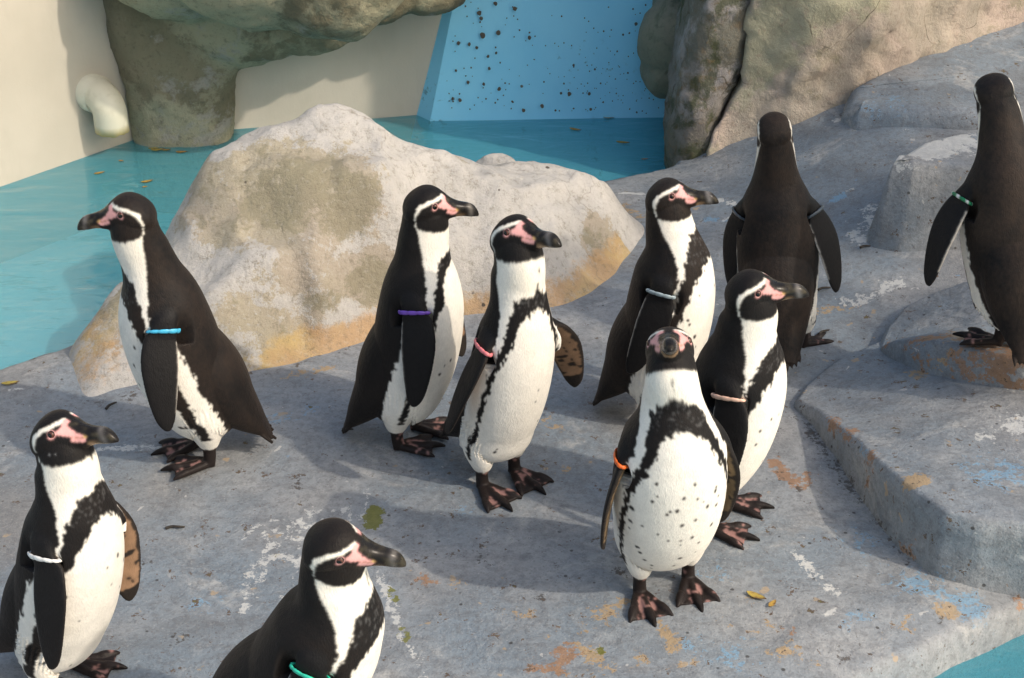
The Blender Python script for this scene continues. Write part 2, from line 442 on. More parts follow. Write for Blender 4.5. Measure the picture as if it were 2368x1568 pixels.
def mat_water():
    """clear tinted water: reflection by angle over a see-through tint"""
    t = NT('pool_water'); p = t.coord()
    n1 = t.noise(t.scale(p, (1.0, 2.4, 1.0)), 5.0, 3, 0.55, 0.4); n2 = t.noise(t.scale(p, (1.0, 2.0, 1.0)), 22, 2, 0.5)
    h = t.bump(n1, 0.45, 0.026); h = t.bump(n2, 0.30, 0.004, h)
    fr = t.new('ShaderNodeFresnel'); fr.inputs['IOR'].default_value = 1.5; t.l.new(h, fr.inputs['Normal'])
    tr = t.new('ShaderNodeBsdfTransparent'); tr.inputs['Color'].default_value = (0.56, 0.94, 0.985, 1)
    gl = t.new('ShaderNodeBsdfGlossy'); gl.inputs['Roughness'].default_value = 0.02; gl.inputs['Color'].default_value = (1, 1, 1, 1); t.l.new(h, gl.inputs['Normal'])
    df = t.new('ShaderNodeBsdfDiffuse'); df.inputs['Color'].default_value = (0.16, 0.63, 0.78, 1)
    m0 = t.new('ShaderNodeMixShader'); m0.inputs[0].default_value = 0.34; t.l.new(tr.outputs[0], m0.inputs[1]); t.l.new(df.outputs[0], m0.inputs[2])
    mx = t.new('ShaderNodeMixShader'); t.l.new(fr.outputs[0], mx.inputs[0]); t.l.new(m0.outputs[0], mx.inputs[1]); t.l.new(gl.outputs[0], mx.inputs[2])
    t.l.new(mx.outputs[0], t.out.inputs['Surface'])
    return t.m
def mat_pipe():
    t = NT('old_pvc'); p = t.coord(); n = t.noise(p, 30, 4, 0.6); a = t.attr('col')[0]
    t.base(t.mix(t.math('MULTIPLY', t.step(n, 0.5, 0.75), 0.35), a, (0.38, 0.36, 0.26))); t.rough(0.45)
    t.normal(t.bump(n, 0.15, 0.002))
    return t.m
def mat_leaf():
    t = NT('dead_leaf'); p = t.coord(); oi = t.new('ShaderNodeObjectInfo').outputs['Random']
    n = t.noise(p, 90, 3)
    c = t.mix(oi, (0.42, 0.20, 0.035), (0.36, 0.30, 0.06)); c = t.mix(t.step(n, 0.45, 0.7), c, (0.15, 0.08, 0.03))
    t.base(c); t.rough(0.6)
    return t.m
# ---------------------------------------------------------------- mesh helpers
def mesh_from(name, V, Fq, smooth=True):
    """V (n,3), Fq: (m,4) array of quads or list of polygons"""
    me = bpy.data.meshes.new(name)
    V = np.asarray(V, float)
    if isinstance(Fq, np.ndarray):
        k = Fq.shape[1]; m = len(Fq)
        me.vertices.add(len(V)); me.vertices.foreach_set('co', V.ravel().astype(np.float32))
        me.loops.add(m * k); me.loops.foreach_set('vertex_index', Fq.ravel().astype(np.int32))
        me.polygons.add(m); me.polygons.foreach_set('loop_start', np.arange(0, m * k, k, dtype=np.int32))
        me.polygons.foreach_set('loop_total', np.full(m, k, np.int32))
        me.update(calc_edges=True)
    else:
        me.from_pydata([tuple(v) for v in V], [], [list(f) for f in Fq])
        me.update()
    if smooth:
        me.polygons.foreach_set('use_smooth', np.ones(len(me.polygons), bool))
    return me
def add_obj(name, me, mat=None, parent=None, **props):
    o = bpy.data.objects.new(name, me); COL.objects.link(o)
    if mat is not None: me.materials.append(mat)
    if parent is not None: o.parent = parent
    for k, v in props.items(): o[k] = v
    return o
def set_float(me, name, arr):
    a = me.attributes.get(name) or me.attributes.new(name, 'FLOAT', 'POINT')
    a.data.foreach_set('value', np.asarray(arr, np.float32))
def set_col(me, name, arr):
    a = me.attributes.get(name) or me.attributes.new(name, 'FLOAT_COLOR', 'POINT')
    c = np.ones((len(arr), 4), np.float32); c[:, :3] = arr
    a.data.foreach_set('color', c.ravel())
def grid_faces(nr, nc, wrap=False):
    r = np.arange(nr - 1)[:, None]; c = np.arange(nc if wrap else nc - 1)[None, :]
    c2 = (c + 1) % nc
    a = r * nc + c; b = r * nc + c2; d = (r + 1) * nc + c2; e = (r + 1) * nc + c
    return np.stack([a, b, d, e], -1).reshape(-1, 4)
def loft(C, U, W, ru, rw, nseg=24, power=2.0):
    """closed tube: centres C, axes U and W, half sizes; ends capped by a point"""
    n = len(C); th = np.linspace(0, 2 * np.pi, nseg, endpoint=False)
    cu = np.sign(np.cos(th)) * np.abs(np.cos(th)) ** (2 / power); cw = np.sign(np.sin(th)) * np.abs(np.sin(th)) ** (2 / power)
    V = (C[:, None, :] + U[:, None, :] * (ru[:, None] * cu)[:, :, None] + W[:, None, :] * (rw[:, None] * cw)[:, :, None]).reshape(-1, 3)
    F = [list(q) for q in grid_faces(n, nseg, True)]
    V = np.vstack([V, C[0], C[-1]]); a = n * nseg
    for j in range(nseg):
        F.append([a, (j + 1) % nseg, j]); F.append([a + 1, (n - 1) * nseg + j, (n - 1) * nseg + (j + 1) % nseg])
    return V, F
def remesh(parts, voxel, smooth=3, fac=0.5):
    """union of closed shells -> one continuous surface"""
    V = []; F = []; k = 0
    for v, f in parts:
        V.append(v); F += [[i + k for i in q] for q in f]; k += len(v)
    me = mesh_from('tmp', np.vstack(V), F)
    bm = bmesh.new(); bm.from_mesh(me); bmesh.ops.recalc_face_normals(bm, faces=bm.faces); bm.to_mesh(me); bm.free()
    o = bpy.data.objects.new('tmp', me); COL.objects.link(o)
    md = o.modifiers.new('r', 'REMESH'); md.mode = 'VOXEL'; md.voxel_size = voxel
    if smooth:
        ms = o.modifiers.new('s', 'SMOOTH'); ms.factor = fac; ms.iterations = smooth
    dg = bpy.context.evaluated_depsgraph_get()
    ev = o.evaluated_get(dg); m2 = bpy.data.meshes.new_from_object(ev)
    n = len(m2.vertices); co = np.empty(n * 3, np.float32); m2.vertices.foreach_get('co', co)
    bpy.data.objects.remove(o, do_unlink=True); bpy.data.meshes.remove(me)
    m2.materials.clear()
    m2.polygons.foreach_set('use_smooth', np.ones(len(m2.polygons), bool))
    return m2, co.reshape(-1, 3).astype(float)

# ---------------------------------------------------------------- penguin rest mesh
X_, Y_, Z_ = np.eye(3)
def build_rest():
    parts = []; labs = []
    def add(vf, code):
        parts.append(vf); labs.append(np.full(len(vf[0]), code))
    # torso and neck: z, centre x, half depth, half width
    T = np.array([
        (0.058, -0.018, 0.020, 0.026), (0.065, -0.016, 0.044, 0.050), (0.084, -0.012, 0.062, 0.068), (0.120, -0.006, 0.076, 0.082),
        (0.170, 0.000, 0.086, 0.090), (0.220, 0.003, 0.090, 0.094), (0.270, 0.004, 0.090, 0.094), (0.315, 0.004, 0.086, 0.090),
        (0.350, 0.002, 0.079, 0.084), (0.378, 0.000, 0.069, 0.072), (0.402, -0.002, 0.057, 0.058), (0.425, -0.004, 0.050, 0.0485),
        (0.448, -0.005, 0.0460, 0.0435), (0.470, -0.005, 0.0435, 0.0400), (0.490, -0.005, 0.041, 0.0375), (0.505, -0.004, 0.034, 0.032), (0.512, -0.003, 0.012, 0.012)])
    S = catmull(T, 150); n = len(S)
    C = np.stack([S[:, 1], 0 * S[:, 1], S[:, 0]], 1)
    add(loft(C, np.tile(X_, (n, 1)), np.tile(Y_, (n, 1)), np.maximum(S[:, 2], .004), np.maximum(S[:, 3], .004), 72, 2.1), 0)
    # head and bill in pattern coordinates: x, centre z, half height, half width
    H = np.array([
        (-0.058, 0.530, 0.012, 0.012), (-0.052, 0.533, 0.027, 0.025), (-0.038, 0.538, 0.041, 0.0345), (-0.018, 0.546, 0.0485, 0.0375),
        (0.000, 0.549, 0.050, 0.0355), (0.016, 0.547, 0.0475, 0.0305), (0.030, 0.543, 0.041, 0.0255), (0.042, 0.539, 0.0335, 0.0205),
        (0.052, 0.536, 0.0275, 0.0175), (0.064, 0.5345, 0.0225, 0.0145), (0.077, 0.5330, 0.0200, 0.0125), (0.089, 0.531, 0.0198, 0.0115),
        (0.100, 0.528, 0.0178, 0.0100), (0.108, 0.5235, 0.0135, 0.0078), (0.114, 0.518, 0.0080, 0.0050), (0.117, 0.513, 0.0038, 0.003)])
    S = catmull(H, 90); n = len(S)
    C = np.stack([S[:, 0] * HX, 0 * S[:, 0], HC + (S[:, 1] - 0.499) * HZ], 1)
    add(loft(C, np.tile(Z_, (n, 1)), np.tile(Y_, (n, 1)), np.maximum(S[:, 2] * HZ, .002), np.maximum(S[:, 3], .002), 48, 2.15), 1)
    # rump and tail wedge: x, z, half width, half thickness
    Rm = np.array([(-0.002, 0.300, 0.070, 0.060), (-0.020, 0.235, 0.080, 0.068), (-0.040, 0.180, 0.081, 0.068), (-0.062, 0.135, 0.074, 0.057), (-0.086, 0.098, 0.062, 0.041),
                   (-0.108, 0.070, 0.052, 0.025), (-0.126, 0.050, 0.044, 0.012), (-0.134, 0.042, 0.040, 0.007)])
    S = catmull(Rm, 50); n = len(S)
    C = np.stack([S[:, 0], 0 * S[:, 0], S[:, 1]], 1)
    C = tail_in(C)
    tg = np.gradient(C, axis=0); tg /= np.linalg.norm(tg, axis=1)[:, None]
    nr = np.cross(tg, np.tile(Y_, (n, 1)))
    add(loft(C, np.tile(Y_, (n, 1)), nr, S[:, 2], S[:, 3], 40, 2.0), 6)
    rnd = random.Random(3)
    for k in range(11):
        a = (k - 5) / 5.0
        p0 = np.array([-0.104, a * 0.040, 0.068]); ln = 0.060 - 0.020 * a * a + rnd.uniform(-.006, .006)
        d = np.array([-0.66, a * 0.22, -0.66]); d /= np.linalg.norm(d)
        u = np.linspace(0, 1, 9)[:, None]
        C = p0 + d * ln * u
        C = tail_in(C)
        w = 0.0062 * np.clip(1.15 - u[:, 0] ** 3, .15, 1)
        wd = np.cross(d, Y_); wd /= np.linalg.norm(wd); sd_ = np.cross(wd, d)
        add(loft(C, np.tile(sd_, (9, 1)), np.tile(wd, (9, 1)), w, np.full(9, 0.0036), 10), 6)
    for s in (1, -1):
        M = np.array([1, s, 1])
        # flipper: along, half chord, half thickness, chord offset
        Fp = np.array([(-0.030, 0.010, 0.007, 0.0), (-0.010, 0.018, 0.0105, 0.0), (0.010, 0.0225, 0.0110, 0.000), (0.030, 0.0245, 0.0092, 0.001), (0.060, 0.0310, 0.0072, 0.002), (0.095, 0.0335, 0.0062, 0.000),
                       (0.130, 0.0305, 0.0056, -0.005), (0.165, 0.0250, 0.0050, -0.012), (0.192, 0.0185, 0.0045, -0.018), (0.207, 0.0115, 0.0040, -0.022), (0.2145, 0.0040, 0.0035, -0.025)])
        S = catmull(Fp, 70); n = len(S)
        bow = 0.010 * np.sin(np.clip(S[:, 0] / 0.215, 0, 1) * np.pi)
        C = (SH + FL_A * S[:, :1] + X_ * S[:, 3:4] + FL_N * bow[:, None]) * M
        add(loft(C, np.tile(X_, (n, 1)), np.tile(FL_N * M, (n, 1)), S[:, 1], S[:, 2], 44, 2.3), 2 if s > 0 else 3)
        # thigh, shank
        Lg = np.array([(0.185, -0.004, 0.040, 0.050, 0.038), (0.145, -0.004, 0.045, 0.050, 0.042), (0.110, -0.004, 0.047, 0.041, 0.036), (0.075, -0.005, 0.047, 0.030, 0.027),
                       (0.052, -0.006, 0.047, 0.0205, 0.0185), (0.043, -0.006, 0.047, 0.0155, 0.0135), (0.036, -0.006, 0.047, 0.0125, 0.0110), (0.020, -0.005, 0.047, 0.0120, 0.0115), (0.007, -0.003, 0.047, 0.012, 0.0115)])
        S = catmull(Lg, 50); n = len(S)
        C = np.stack([S[:, 1], S[:, 2] * s, S[:, 0]], 1)
        code = 4 if s > 0 else 5
        add(loft(C, np.tile(X_, (n, 1)), np.tile(Y_, (n, 1)), S[:, 3], S[:, 4], 28), code)
        # web and toes
        Wb = np.array([(-0.014, 0.009, 0.0060), (0.005, 0.013, 0.0080), (0.022, 0.0185, 0.0062), (0.042, 0.0280, 0.0040), (0.058, 0.0330, 0.0034), (0.062, 0.0330, 0.0030)])
        S = catmull(Wb, 26); n = len(S)
        C = np.stack([S[:, 0], np.full(n, s * 0.047), S[:, 2] + 0.0006], 1)
        add(loft(C, np.tile(Y_, (n, 1)), np.tile(Z_, (n, 1)), S[:, 1], S[:, 2], 30, 2.6), code)
        for a, ln in ((-27, 0.082), (0, 0.095), (27, 0.082)):
            d = np.array([math.cos(R_(a)), math.sin(R_(a)), 0]); sd_ = np.array([-d[1], d[0], 0])
            K = np.array([(0.0, 0.009, 0.0085, .009), (0.30, 0.0092, 0.0085, .0085), (0.55, 0.0078, 0.0074, .0075), (0.66, 0.0085, 0.0082, .0082), (0.80, 0.0078, 0.0072, .0072), (0.90, 0.0056, 0.0056, .0060), (0.97, 0.0036, 0.0040, .0044), (1.02, 0.0018, 0.0022, .0028)])
            S = catmull(K, 24); n = len(S)
            C = np.array([-0.008, s * 0.047, 0]) + d * (S[:, :1] * ln) + Z_ * S[:, 3:4]
            add(loft(C, np.tile(sd_, (n, 1)), np.tile(Z_, (n, 1)), S[:, 1] * 0.92, S[:, 2] * 0.92, 16), code)
    me, V = remesh(parts, 0.0021, 3, 0.45)
    src = np.vstack([v for v, f in parts]); sl = np.concatenate(labs)
    kd = kdtree.KDTree(len(src))
    for i, p in enumerate(src): kd.insert(p, i)
    kd.balance()
    lab = np.array([sl[kd.find(p)[1]] for p in V])
    return me, V, lab

BROW = [(0.037, 0.584), (0.012, 0.5785), (-0.010, 0.573), (-0.026, 0.562), (-0.036, 0.546), (-0.040, 0.527), (-0.040, 0.507), (-0.038, 0.490), (-0.032, 0.470)]
PINK = [(0.026, 0.583), (0.037, 0.580), (0.035, 0.571), (0.044, 0.558), (0.054, 0.549), (0.066, 0.539), (0.060, 0.527), (0.047, 0.530), (0.037, 0.538), (0.039, 0.548), (0.018, 0.558), (0.017, 0.566), (0.026, 0.571)]
BLACK = np.array([0.0075, 0.0072, 0.0078]); WHITE = np.array([0.80, 0.77, 0.70]); PINKC = np.array([0.72, 0.37, 0.355])
def paint(V, lab, seed, z0=0.372, h=0.040, bw=13, spots=14, brown=0.3, mask_fleck=0.0, low=0.0, paint_inner=(0.25, 0.155, 0.095)):
    """natural colouring of one bird; V in rest coordinates"""
    N = len(V); x, y, z = V.T
    n1 = fbm(V * 230, 2, seed); n2 = fbm(V * 70, 2, seed + 3); n3 = fbm(V * 14, 3, seed + 7); nv = vnoise(V * 520, seed + 11)
    col = np.tile(BLACK, (N, 1)); gl = np.zeros(N)
    col = col + (np.array([0.010, 0.0062, 0.0038]) * brown)[None, :] * np.clip(0.5 + 0.9 * n3 + 0.5 * n1, 0, 1.4)[:, None]
    # head pattern coordinates
    hx = x / HX; hz = 0.499 + (z - HC) / HZ
    # body bands
    cx = np.interp(z, [0.07, 0.2, 0.35, 0.45], [-0.012, 0.002, 0.003, -0.004])
    nt = fbm(V * np.array([260, 260, 105]), 2, seed + 41)
    ph = np.degrees(np.arctan2(np.abs(y), x - cx)) + 4.5 * nt + 4.0 * n2 + 1.0 * nv
    zj = z + 0.0065 * nt + 0.004 * n2 + 0.0008 * nv
    zb, zt = z0 - h / 2, z0 + h / 2
    p1 = np.interp(zj, [0.05, 0.12, 0.20, 0.27, 0.315, 0.345, zb - .020, zb - 0.006, zb], [78, 72, 67, 62, 55, 47, 37, 24, 0])
    p2 = np.interp(zj, [0.05, 0.12, 0.20, 0.27, 0.315, 0.345, zb, z0 + .003, zt - 0.006, zt], [78 + bw, 72 + bw, 67 + bw, 62 + bw, 57 + bw, 51 + bw, 49 + bw * .7, 53, 36, 0])
    p3 = np.interp(zj, [0.05, 0.10, 0.20, 0.27, 0.305, 0.325, 0.345, 0.37, 0.40, 0.43, 0.455, 0.48], [118, 114, 104, 97, 89, 78, 72, 70, 78, 93, 108, 120])
    p2 = np.minimum(p2, p3 - 4)
    stripe_ok = (x > -0.072) | (z > 0.30)
    white = ((ph < p1) & (p1 > 1.5)) | ((ph > p2) & (ph < p3) & stripe_ok)
    body = (lab == 0) | (lab == 6) | (lab == 1)
    leg = (lab == 4) | (lab == 5)
    # rump below: pale only in front of the tail
    white &= ~((lab == 6) & (x < -0.06))
    # spots on the belly
    rs = np.random.RandomState(seed)
    dots = np.zeros(N, bool)
    for k in range(spots):
        a = math.radians(rs.uniform(-62, 62)); zz = rs.uniform(0.10, 0.335); r = rs.uniform(0.0016, 0.0036)
        dx_ = np.array([0.088 * math.cos(a), 0.092 * math.sin(a)])
        e = (y - dx_[1]) ** 2 + (z - zz) ** 2 * 0.6
        dots |= (e < (r * (1 + 0.3 * n1)) ** 2) & (x > 0) & body
    W = white & ~dots
    # head
    P2 = np.stack([hx, hz], 1)
    jit = 0.0016 * n1 + 0.0009 * nv
    chin = np.interp(hx, [-0.06, -0.039, -0.024, -0.009, 0.0124, 0.034, 0.055], [0.520, 0.509, 0.499, 0.494, 0.490, 0.488, 0.488])
    onhead = (hz > 0.486) & ~((lab == 2) | (lab == 3))
    hd = onhead & (hz + 2 * jit > chin)
    db = seg_dist(P2, BROW) + jit
    bwid = np.interp(hz, [0.50, 0.53, 0.56, 0.58], [0.0090, 0.0064, 0.0046, 0.0038])
    brow = (db < bwid) & (np.abs(y) > 0.008) & ((ph < 126) | (hz > 0.56))
    W = np.where(hd, brow & hd, W)
    behind = onhead & (hx < -0.048) & ~brow & (ph > 126)
    W = np.where(behind, False, W)
    wcol = WHITE * (1 + 0.06 * n2[:, None]) * np.array([1, 1, 1])
    warm = np.clip(sstep(0.36, 0.47, z) * 0.5 + 0.3 * n3, 0, 1)[:, None]
    wcol = wcol * (1 - warm * np.array([0.0, 0.02, 0.07]))
    col[W] = wcol[W]
    # grey feather fringe where black meets white on the chest band
    fringe = (~W) & body & (np.abs(zj - z0) < h / 2) & (ph < 60) & (vnoise(V * 330, seed + 5) > 0.45)
    col[fringe] = col[fringe] * 0.55 + 0.06
    if mask_fleck > 0:
        fk = hd & ~brow & (hz < 0.535) & (hx < 0.03) & (vnoise(V * np.array([300, 300, 140]), seed + 9) > 1 - mask_fleck)
        col[fk] = 0.45
    # bare skin and bill
    headpart = (lab == 1) & (hx > 0.004)
    pk = inside(P2 + jit[:, None] * 0.8, PINK) & headpart & ((np.abs(y) > 0.0085) | (hz < 0.55))
    ec = np.hypot(hx - 0.008, hz - 0.562)
    ring = (ec < 0.0090) & headpart & (np.abs(y) > 0.015)
    pk |= ring
    col[pk] = (PINKC * (1 + 0.18 * n2[:, None]))[pk]
    xb = np.interp(hz, [0.50, 0.520, 0.530, 0.538, 0.548, 0.557, 0.570, 0.590], [0.060, 0.062, 0.066, 0.066, 0.054, 0.044, 0.037, 0.038]) + 2 * jit
    bill = headpart & (hx > xb)
    bc = np.tile(np.array([0.012, 0.011, 0.011]), (N, 1))
    bar = np.exp(-((hx - 0.095 + 0.12 * (hz - 0.53)) / 0.0055) ** 2) * np.clip(0.55 + 0.5 * n2, 0, 1)
    bc = bc + bar[:, None] * np.array([0.20, 0.19, 0.185])
    bc = bc + (np.clip(vnoise(V * 160, seed + 2), 0, 1) * 0.05)[:, None] * np.array([1, .85, .5])
    under = sstep(0.532, 0.518, hz) * sstep(0.090, 0.066, hx)
    bc = bc * (1 - under[:, None]) + np.array([0.30, 0.19, 0.11]) * under[:, None]
    col[bill] = bc[bill]; gl[bill] = 0.85
    gape = headpart & pk & (np.abs((hz - 0.541) - (hx - 0.05) * -0.35) < 0.0013) & (hx > 0.03)
    col[gape] = np.array([0.30, 0.13, 0.08])
    yel = headpart & pk & (hx > 0.060) & (hz > 0.536)
    col[yel] = np.array([0.62, 0.40, 0.16])
    gl[pk] = 0.25
    # flippers
    for s, code in ((1, 2), (-1, 3)):
        m = lab == code
        u, c, nn = flip_local(V, s)
        off = np.interp(u, [0, .06, .095, .13, .165, .192, .215], [0, .002, 0, -.005, -.012, -.018, -.025])
        hw = np.interp(u, [0, .03, .06, .095, .13, .165, .192, .207, .215], [.025, .0255, .031, .0335, .0305, .025, .0185, .0115, .004])
        e = (c - off) / np.maximum(hw, .003)
        bow = 0.010 * np.sin(np.clip(u / 0.215, 0, 1) * np.pi)
        inner = m & (nn - bow < 0.0004) & (u > 0.012)
        edge_w = m & (e < -0.93) & (u > 0.05) & (u < 0.18)
        ic = np.array(paint_inner) * (1 + 0.25 * n2[:, None])
        dark = (np.abs(e) > 0.80 + 0.12 * n2) | (u > 0.180 + 0.02 * n2) | (vnoise(V * 120, seed + 21) > 0.42)
        ic = np.where(dark[:, None], np.array([0.022, 0.018, 0.016]), ic)
        col[inner] = ic[inner]
        col[m & ~inner] = (BLACK * 1.1 + 0.002 * n1[:, None])[m & ~inner]
        col[edge_w] = np.array([0.35, 0.33, 0.30])
        arm = m & (u < 0.03) & (ph > 75) & ~inner
        gl[m] = 0.12
    # legs
    zl = z + 0.004 * n1
    thigh = leg & (zl > 0.046)
    ly = np.abs(y) - 0.047
    back = thigh & ((ph > 128) | (x < -0.034))
    tb = thigh & (ly > 0.010) & (ph > p1) & (ph < p2)
    col[thigh] = wcol[thigh]; col[thigh & (ph > p1) & (ph < np.minimum(p2, p3)) & (z > 0.075)] = BLACK * 1.3
    col[back & (z > 0.10)] = BLACK * 1.4
    foot = leg & ~thigh
    mot = vnoise(V * 75, seed + 31) + 0.6 * vnoise(V * 190, seed + 33)
    fa = np.degrees(np.arctan2(np.abs(np.abs(y) - 0.047), x + 0.008))
    groove = (np.abs(fa - 13.5) < 4.5 + 2 * n2) & (x > 0.016) & (x < 0.064)
    mot = np.where(groove, mot + 0.65, mot) + 0.35 * sstep(0.030, 0.044, z)
    fc = np.where((mot > 0.80)[:, None], np.array([0.27, 0.15, 0.135]), np.array([0.017, 0.013, 0.0125]))
    fc = np.where((np.hypot(x - 0.02, 0) > 0.046)[:, None] & (z < 0.012)[:, None], fc * 0.45, fc)
    col[foot] = fc[foot]; gl[foot] = 0.30
    # feather edges are soft
    E = REST_EDGES; cnt = np.bincount(E.ravel(), minlength=N)[:, None] + 1e-9
    for it in range(2):
        acc = np.zeros((N, 3))
        for k in range(3):
            acc[:, k] = np.bincount(E[:, 0], col[E[:, 1], k], N) + np.bincount(E[:, 1], col[E[:, 0], k], N)
        col = 0.5 * col + 0.5 * acc / cnt
    return np.clip(col, 0.003, 0.85), gl

def uv_sphere(r, nu=20, nv=12):
    th = np.linspace(0, 2 * np.pi, nu, endpoint=False); la = np.linspace(-np.pi / 2, np.pi / 2, nv)
    C = np.stack([0 * la, 0 * la, np.sin(la) * r], 1)
    return loft(C, np.tile(X_, (nv, 1)), np.tile(Y_, (nv, 1)), np.maximum(np.cos(la) * r, 1e-5), np.maximum(np.cos(la) * r, 1e-5), nu)

# ================================================================ the setting
M_CONC = mat_concrete()
STAINS_FLECKS = []          # key, world points, radius, strength
def st(key, pts, rpx, s=1.0, zadd=0.0):
    W = [hit(px, py, zadd) for px, py in pts]
    r = rpx * (np.linalg.norm(W[0] - np.array([0, 0, CAM_H])) / F_PX)
    STAINS_FLECKS.append((key, W, r, s))
for p in ([(560, 1250), (600, 1215), (700, 1195), (800, 1180)], [(640, 1235), (600, 1300), (578, 1370), (560, 1425)], [(600, 1300), (660, 1285), (690, 1300), (655, 1385)],
          [(845, 1130), (850, 1195)], [(850, 1195), (780, 1215), (700, 1230)], [(575, 1375), (592, 1420)], [(690, 1215), (700, 1290)], [(745, 1185), (735, 1250)]):
    st('white', p, 9, 0.52)
st('white', [(640, 1240), (700, 1210), (770, 1190)], 42, 0.44); st('white', [(600, 1300), (580, 1370)], 24, 0.40); st('white', [(690, 1290)], 26, 0.40)
st('white', [(870, 1300), (900, 1395), (945, 1490), (975, 1566)], 14, 0.55)
st('white', [(1868, 1310), (1895, 1340), (1925, 1368)], 20, 0.50); st('white', [(1905, 1425), (1932, 1412)], 8, 0.9); st('white', [(1830, 1275), (1870, 1310)], 12, 0.5)
st('white', [(1430, 447), (1490, 450)], 6, 0.8); st('white', [(1640, 462), (1730, 478)], 9, 0.7); st('white', [(1670, 512), (1740, 470)], 7, 0.7); st('white', [(1700, 500), (1760, 480)], 7, 0.6)
st('white', [(230, 1040), (420, 1028)], 14, 0.5); st('white', [(2015, 485), (1975, 560)], 22, 0.5); st('white', [(1960, 700), (2080, 655)], 20, 0.5); st('white', [(1930, 280), (2010, 270)], 7, 0.7)  # the upper right strokes include flecks of sunlight painted white
st('white', [(0, 850), (50, 835)], 5, 0.7); st('white', [(15, 905), (50, 900)], 6, 0.6); st('white', [(960, 905), (1010, 890)], 6, 0.6)
st('moss', [(868, 1180), (862, 1215)], 18, 1.0); st('moss', [(872, 1298)], 8, 0.8); st('moss', [(905, 1366), (912, 1390)], 8, 0.75); st('moss', [(932, 1455), (945, 1480)], 9, 0.75); st('moss', [(1385, 1507)], 12, 0.7); st('moss', [(1535, 905)], 16, 0.35)
st('rust', [(1790, 1070), (1810, 1095), (1845, 1125)], 15, 0.85); st('rust', [(1865, 1105)], 20, 0.6); st('rust', [(1310, 1515), (1270, 1545)], 32, 0.6); st('rust', [(985, 1335), (1010, 1345)], 16, 0.55)
st('rust', [(2330, 1350), (2360, 1340)], 26, 0.65); st('rust', [(1832, 1457)], 13, 0.8); st('rust', [(2085, 1150), (2120, 1160)], 12, 0.4); st('rust', [(2360, 1400)], 16, 0.6)
st('ochre', [(1530, 1440), (1545, 1480), (1560, 1510)], 14, 0.75); st('ochre', [(1345, 1490), (1370, 1525)], 24, 0.6); st('ochre', [(1390, 1420), (1440, 1400)], 24, 0.5); st('ochre', [(1265, 975), (1300, 990)], 13, 0.6)
st('ochre', [(1290, 1095), (1320, 1080)], 12, 0.6); st('ochre', [(2185, 1412)], 24, 0.85); st('ochre', [(1790, 1510), (1830, 1500)], 20, 0.5); st('ochre', [(1200, 850), (1215, 860)], 10, 0.5); st('ochre', [(1740, 1385)], 12, 0.5)
st('ochre', [(1850, 725), (1960, 715)], 14, 0.5); st('ochre', [(660, 870), (760, 850)], 14, 0.5); st('ochre', [(1440, 480), (1480, 500)], 18, 0.5); st('ochre', [(1690, 1190), (1720, 1215)], 16, 0.35)
st('blue', [(2140, 1350), (2200, 1395), (2230, 1400)], 40, 0.55); st('blue', [(1640, 508), (1690, 512)], 8, 0.75); st('blue', [(1930, 465), (1945, 455)], 10, 0.8); st('blue', [(1700, 1510)], 45, 0.4); st('blue', [(640, 965), (720, 955)], 22, 0.3)
st('blue', [(1975, 1240), (2030, 1290)], 25, 0.4)
# grime along the foot of the steps, chips and pits scattered about
st('dirt', [(1850, 965), (1920, 1062), (2000, 1165), (2105, 1288)], 12, 0.52); st('dirt', [(2105, 1288), (2250, 1318), (2367, 1338)], 14, 0.45)
st('dirt', [(2030, 812), (2150, 850), (2367, 925)], 10, 0.45); st('dirt', [(2050, 545), (2150, 572), (2240, 580)], 9, 0.5); st('dirt', [(1950, 268), (2256, 285)], 7, 0.6)
st('dirt', [(1835, 1120), (1850, 1135)], 7, 0.75); st('dirt', [(200, 930), (420, 905)], 12, 0.3); st('dirt', [(600, 868), (830, 800)], 8, 0.3)
for a, b in ((2110, 1175), (2170, 1430), (2000, 1490), (1950, 1510), (1440, 1330), (1120, 1290), (700, 1120), (330, 1300), (420, 1480), (1250, 1380)): st('dirt', [(a, b)], 22, 0.34)
for a, b in ((1270, 1480), (1300, 1550), (1370, 1450), (1410, 1555), (1480, 1520), (1580, 1530), (1660, 1440), (1760, 1450), (2020, 1480), (1880, 1545), (2100, 1440), (1200, 1420), (1450, 1250), (1570, 1215), (1230, 1120), (1060, 1340)): st('ochre', [(a, b)], 26, 0.33)
for a, b in ((1650, 1330), (1980, 1430), (2060, 1350), (1600, 1500), (480, 1400), (1100, 1170), (900, 960), (1760, 940)): st('blue', [(a, b)], 34, 0.30)
for a, b in ((1500, 620), (1700, 560), (1850, 470), (1990, 430), (1900, 640), (2050, 640), (1650, 420), (1450, 760), (1950, 330), (2100, 300), (560, 980), (1000, 1190), (1940, 690), (1800, 860)): st('white', [(a - 18, b + 5), (a + 22, b - 6)], 9, 0.36)  # short white strokes, those at upper right painting flecks of sunlight
def add_stains_flecks(me, V):
    for key in ('white', 'rust', 'moss', 'blue', 'ochre', 'dirt'):
        d = np.zeros(len(V))
        for k, W, r, s in STAINS_FLECKS:
            if k != key: continue
            if len(W) == 1:
                q = np.linalg.norm(V - W[0], axis=1)
            else:
                q = np.full(len(V), 1e9)
                for a, b in zip(W[:-1], W[1:]):
                    ab = b - a; t = np.clip(((V - a) @ ab) / (ab @ ab), 0, 1)
                    q = np.minimum(q, np.linalg.norm(V - a - t[:, None] * ab, axis=1))
            d = np.maximum(d, s * sstep(2.0, 0.4, q / r))
        set_float(me, key, d)

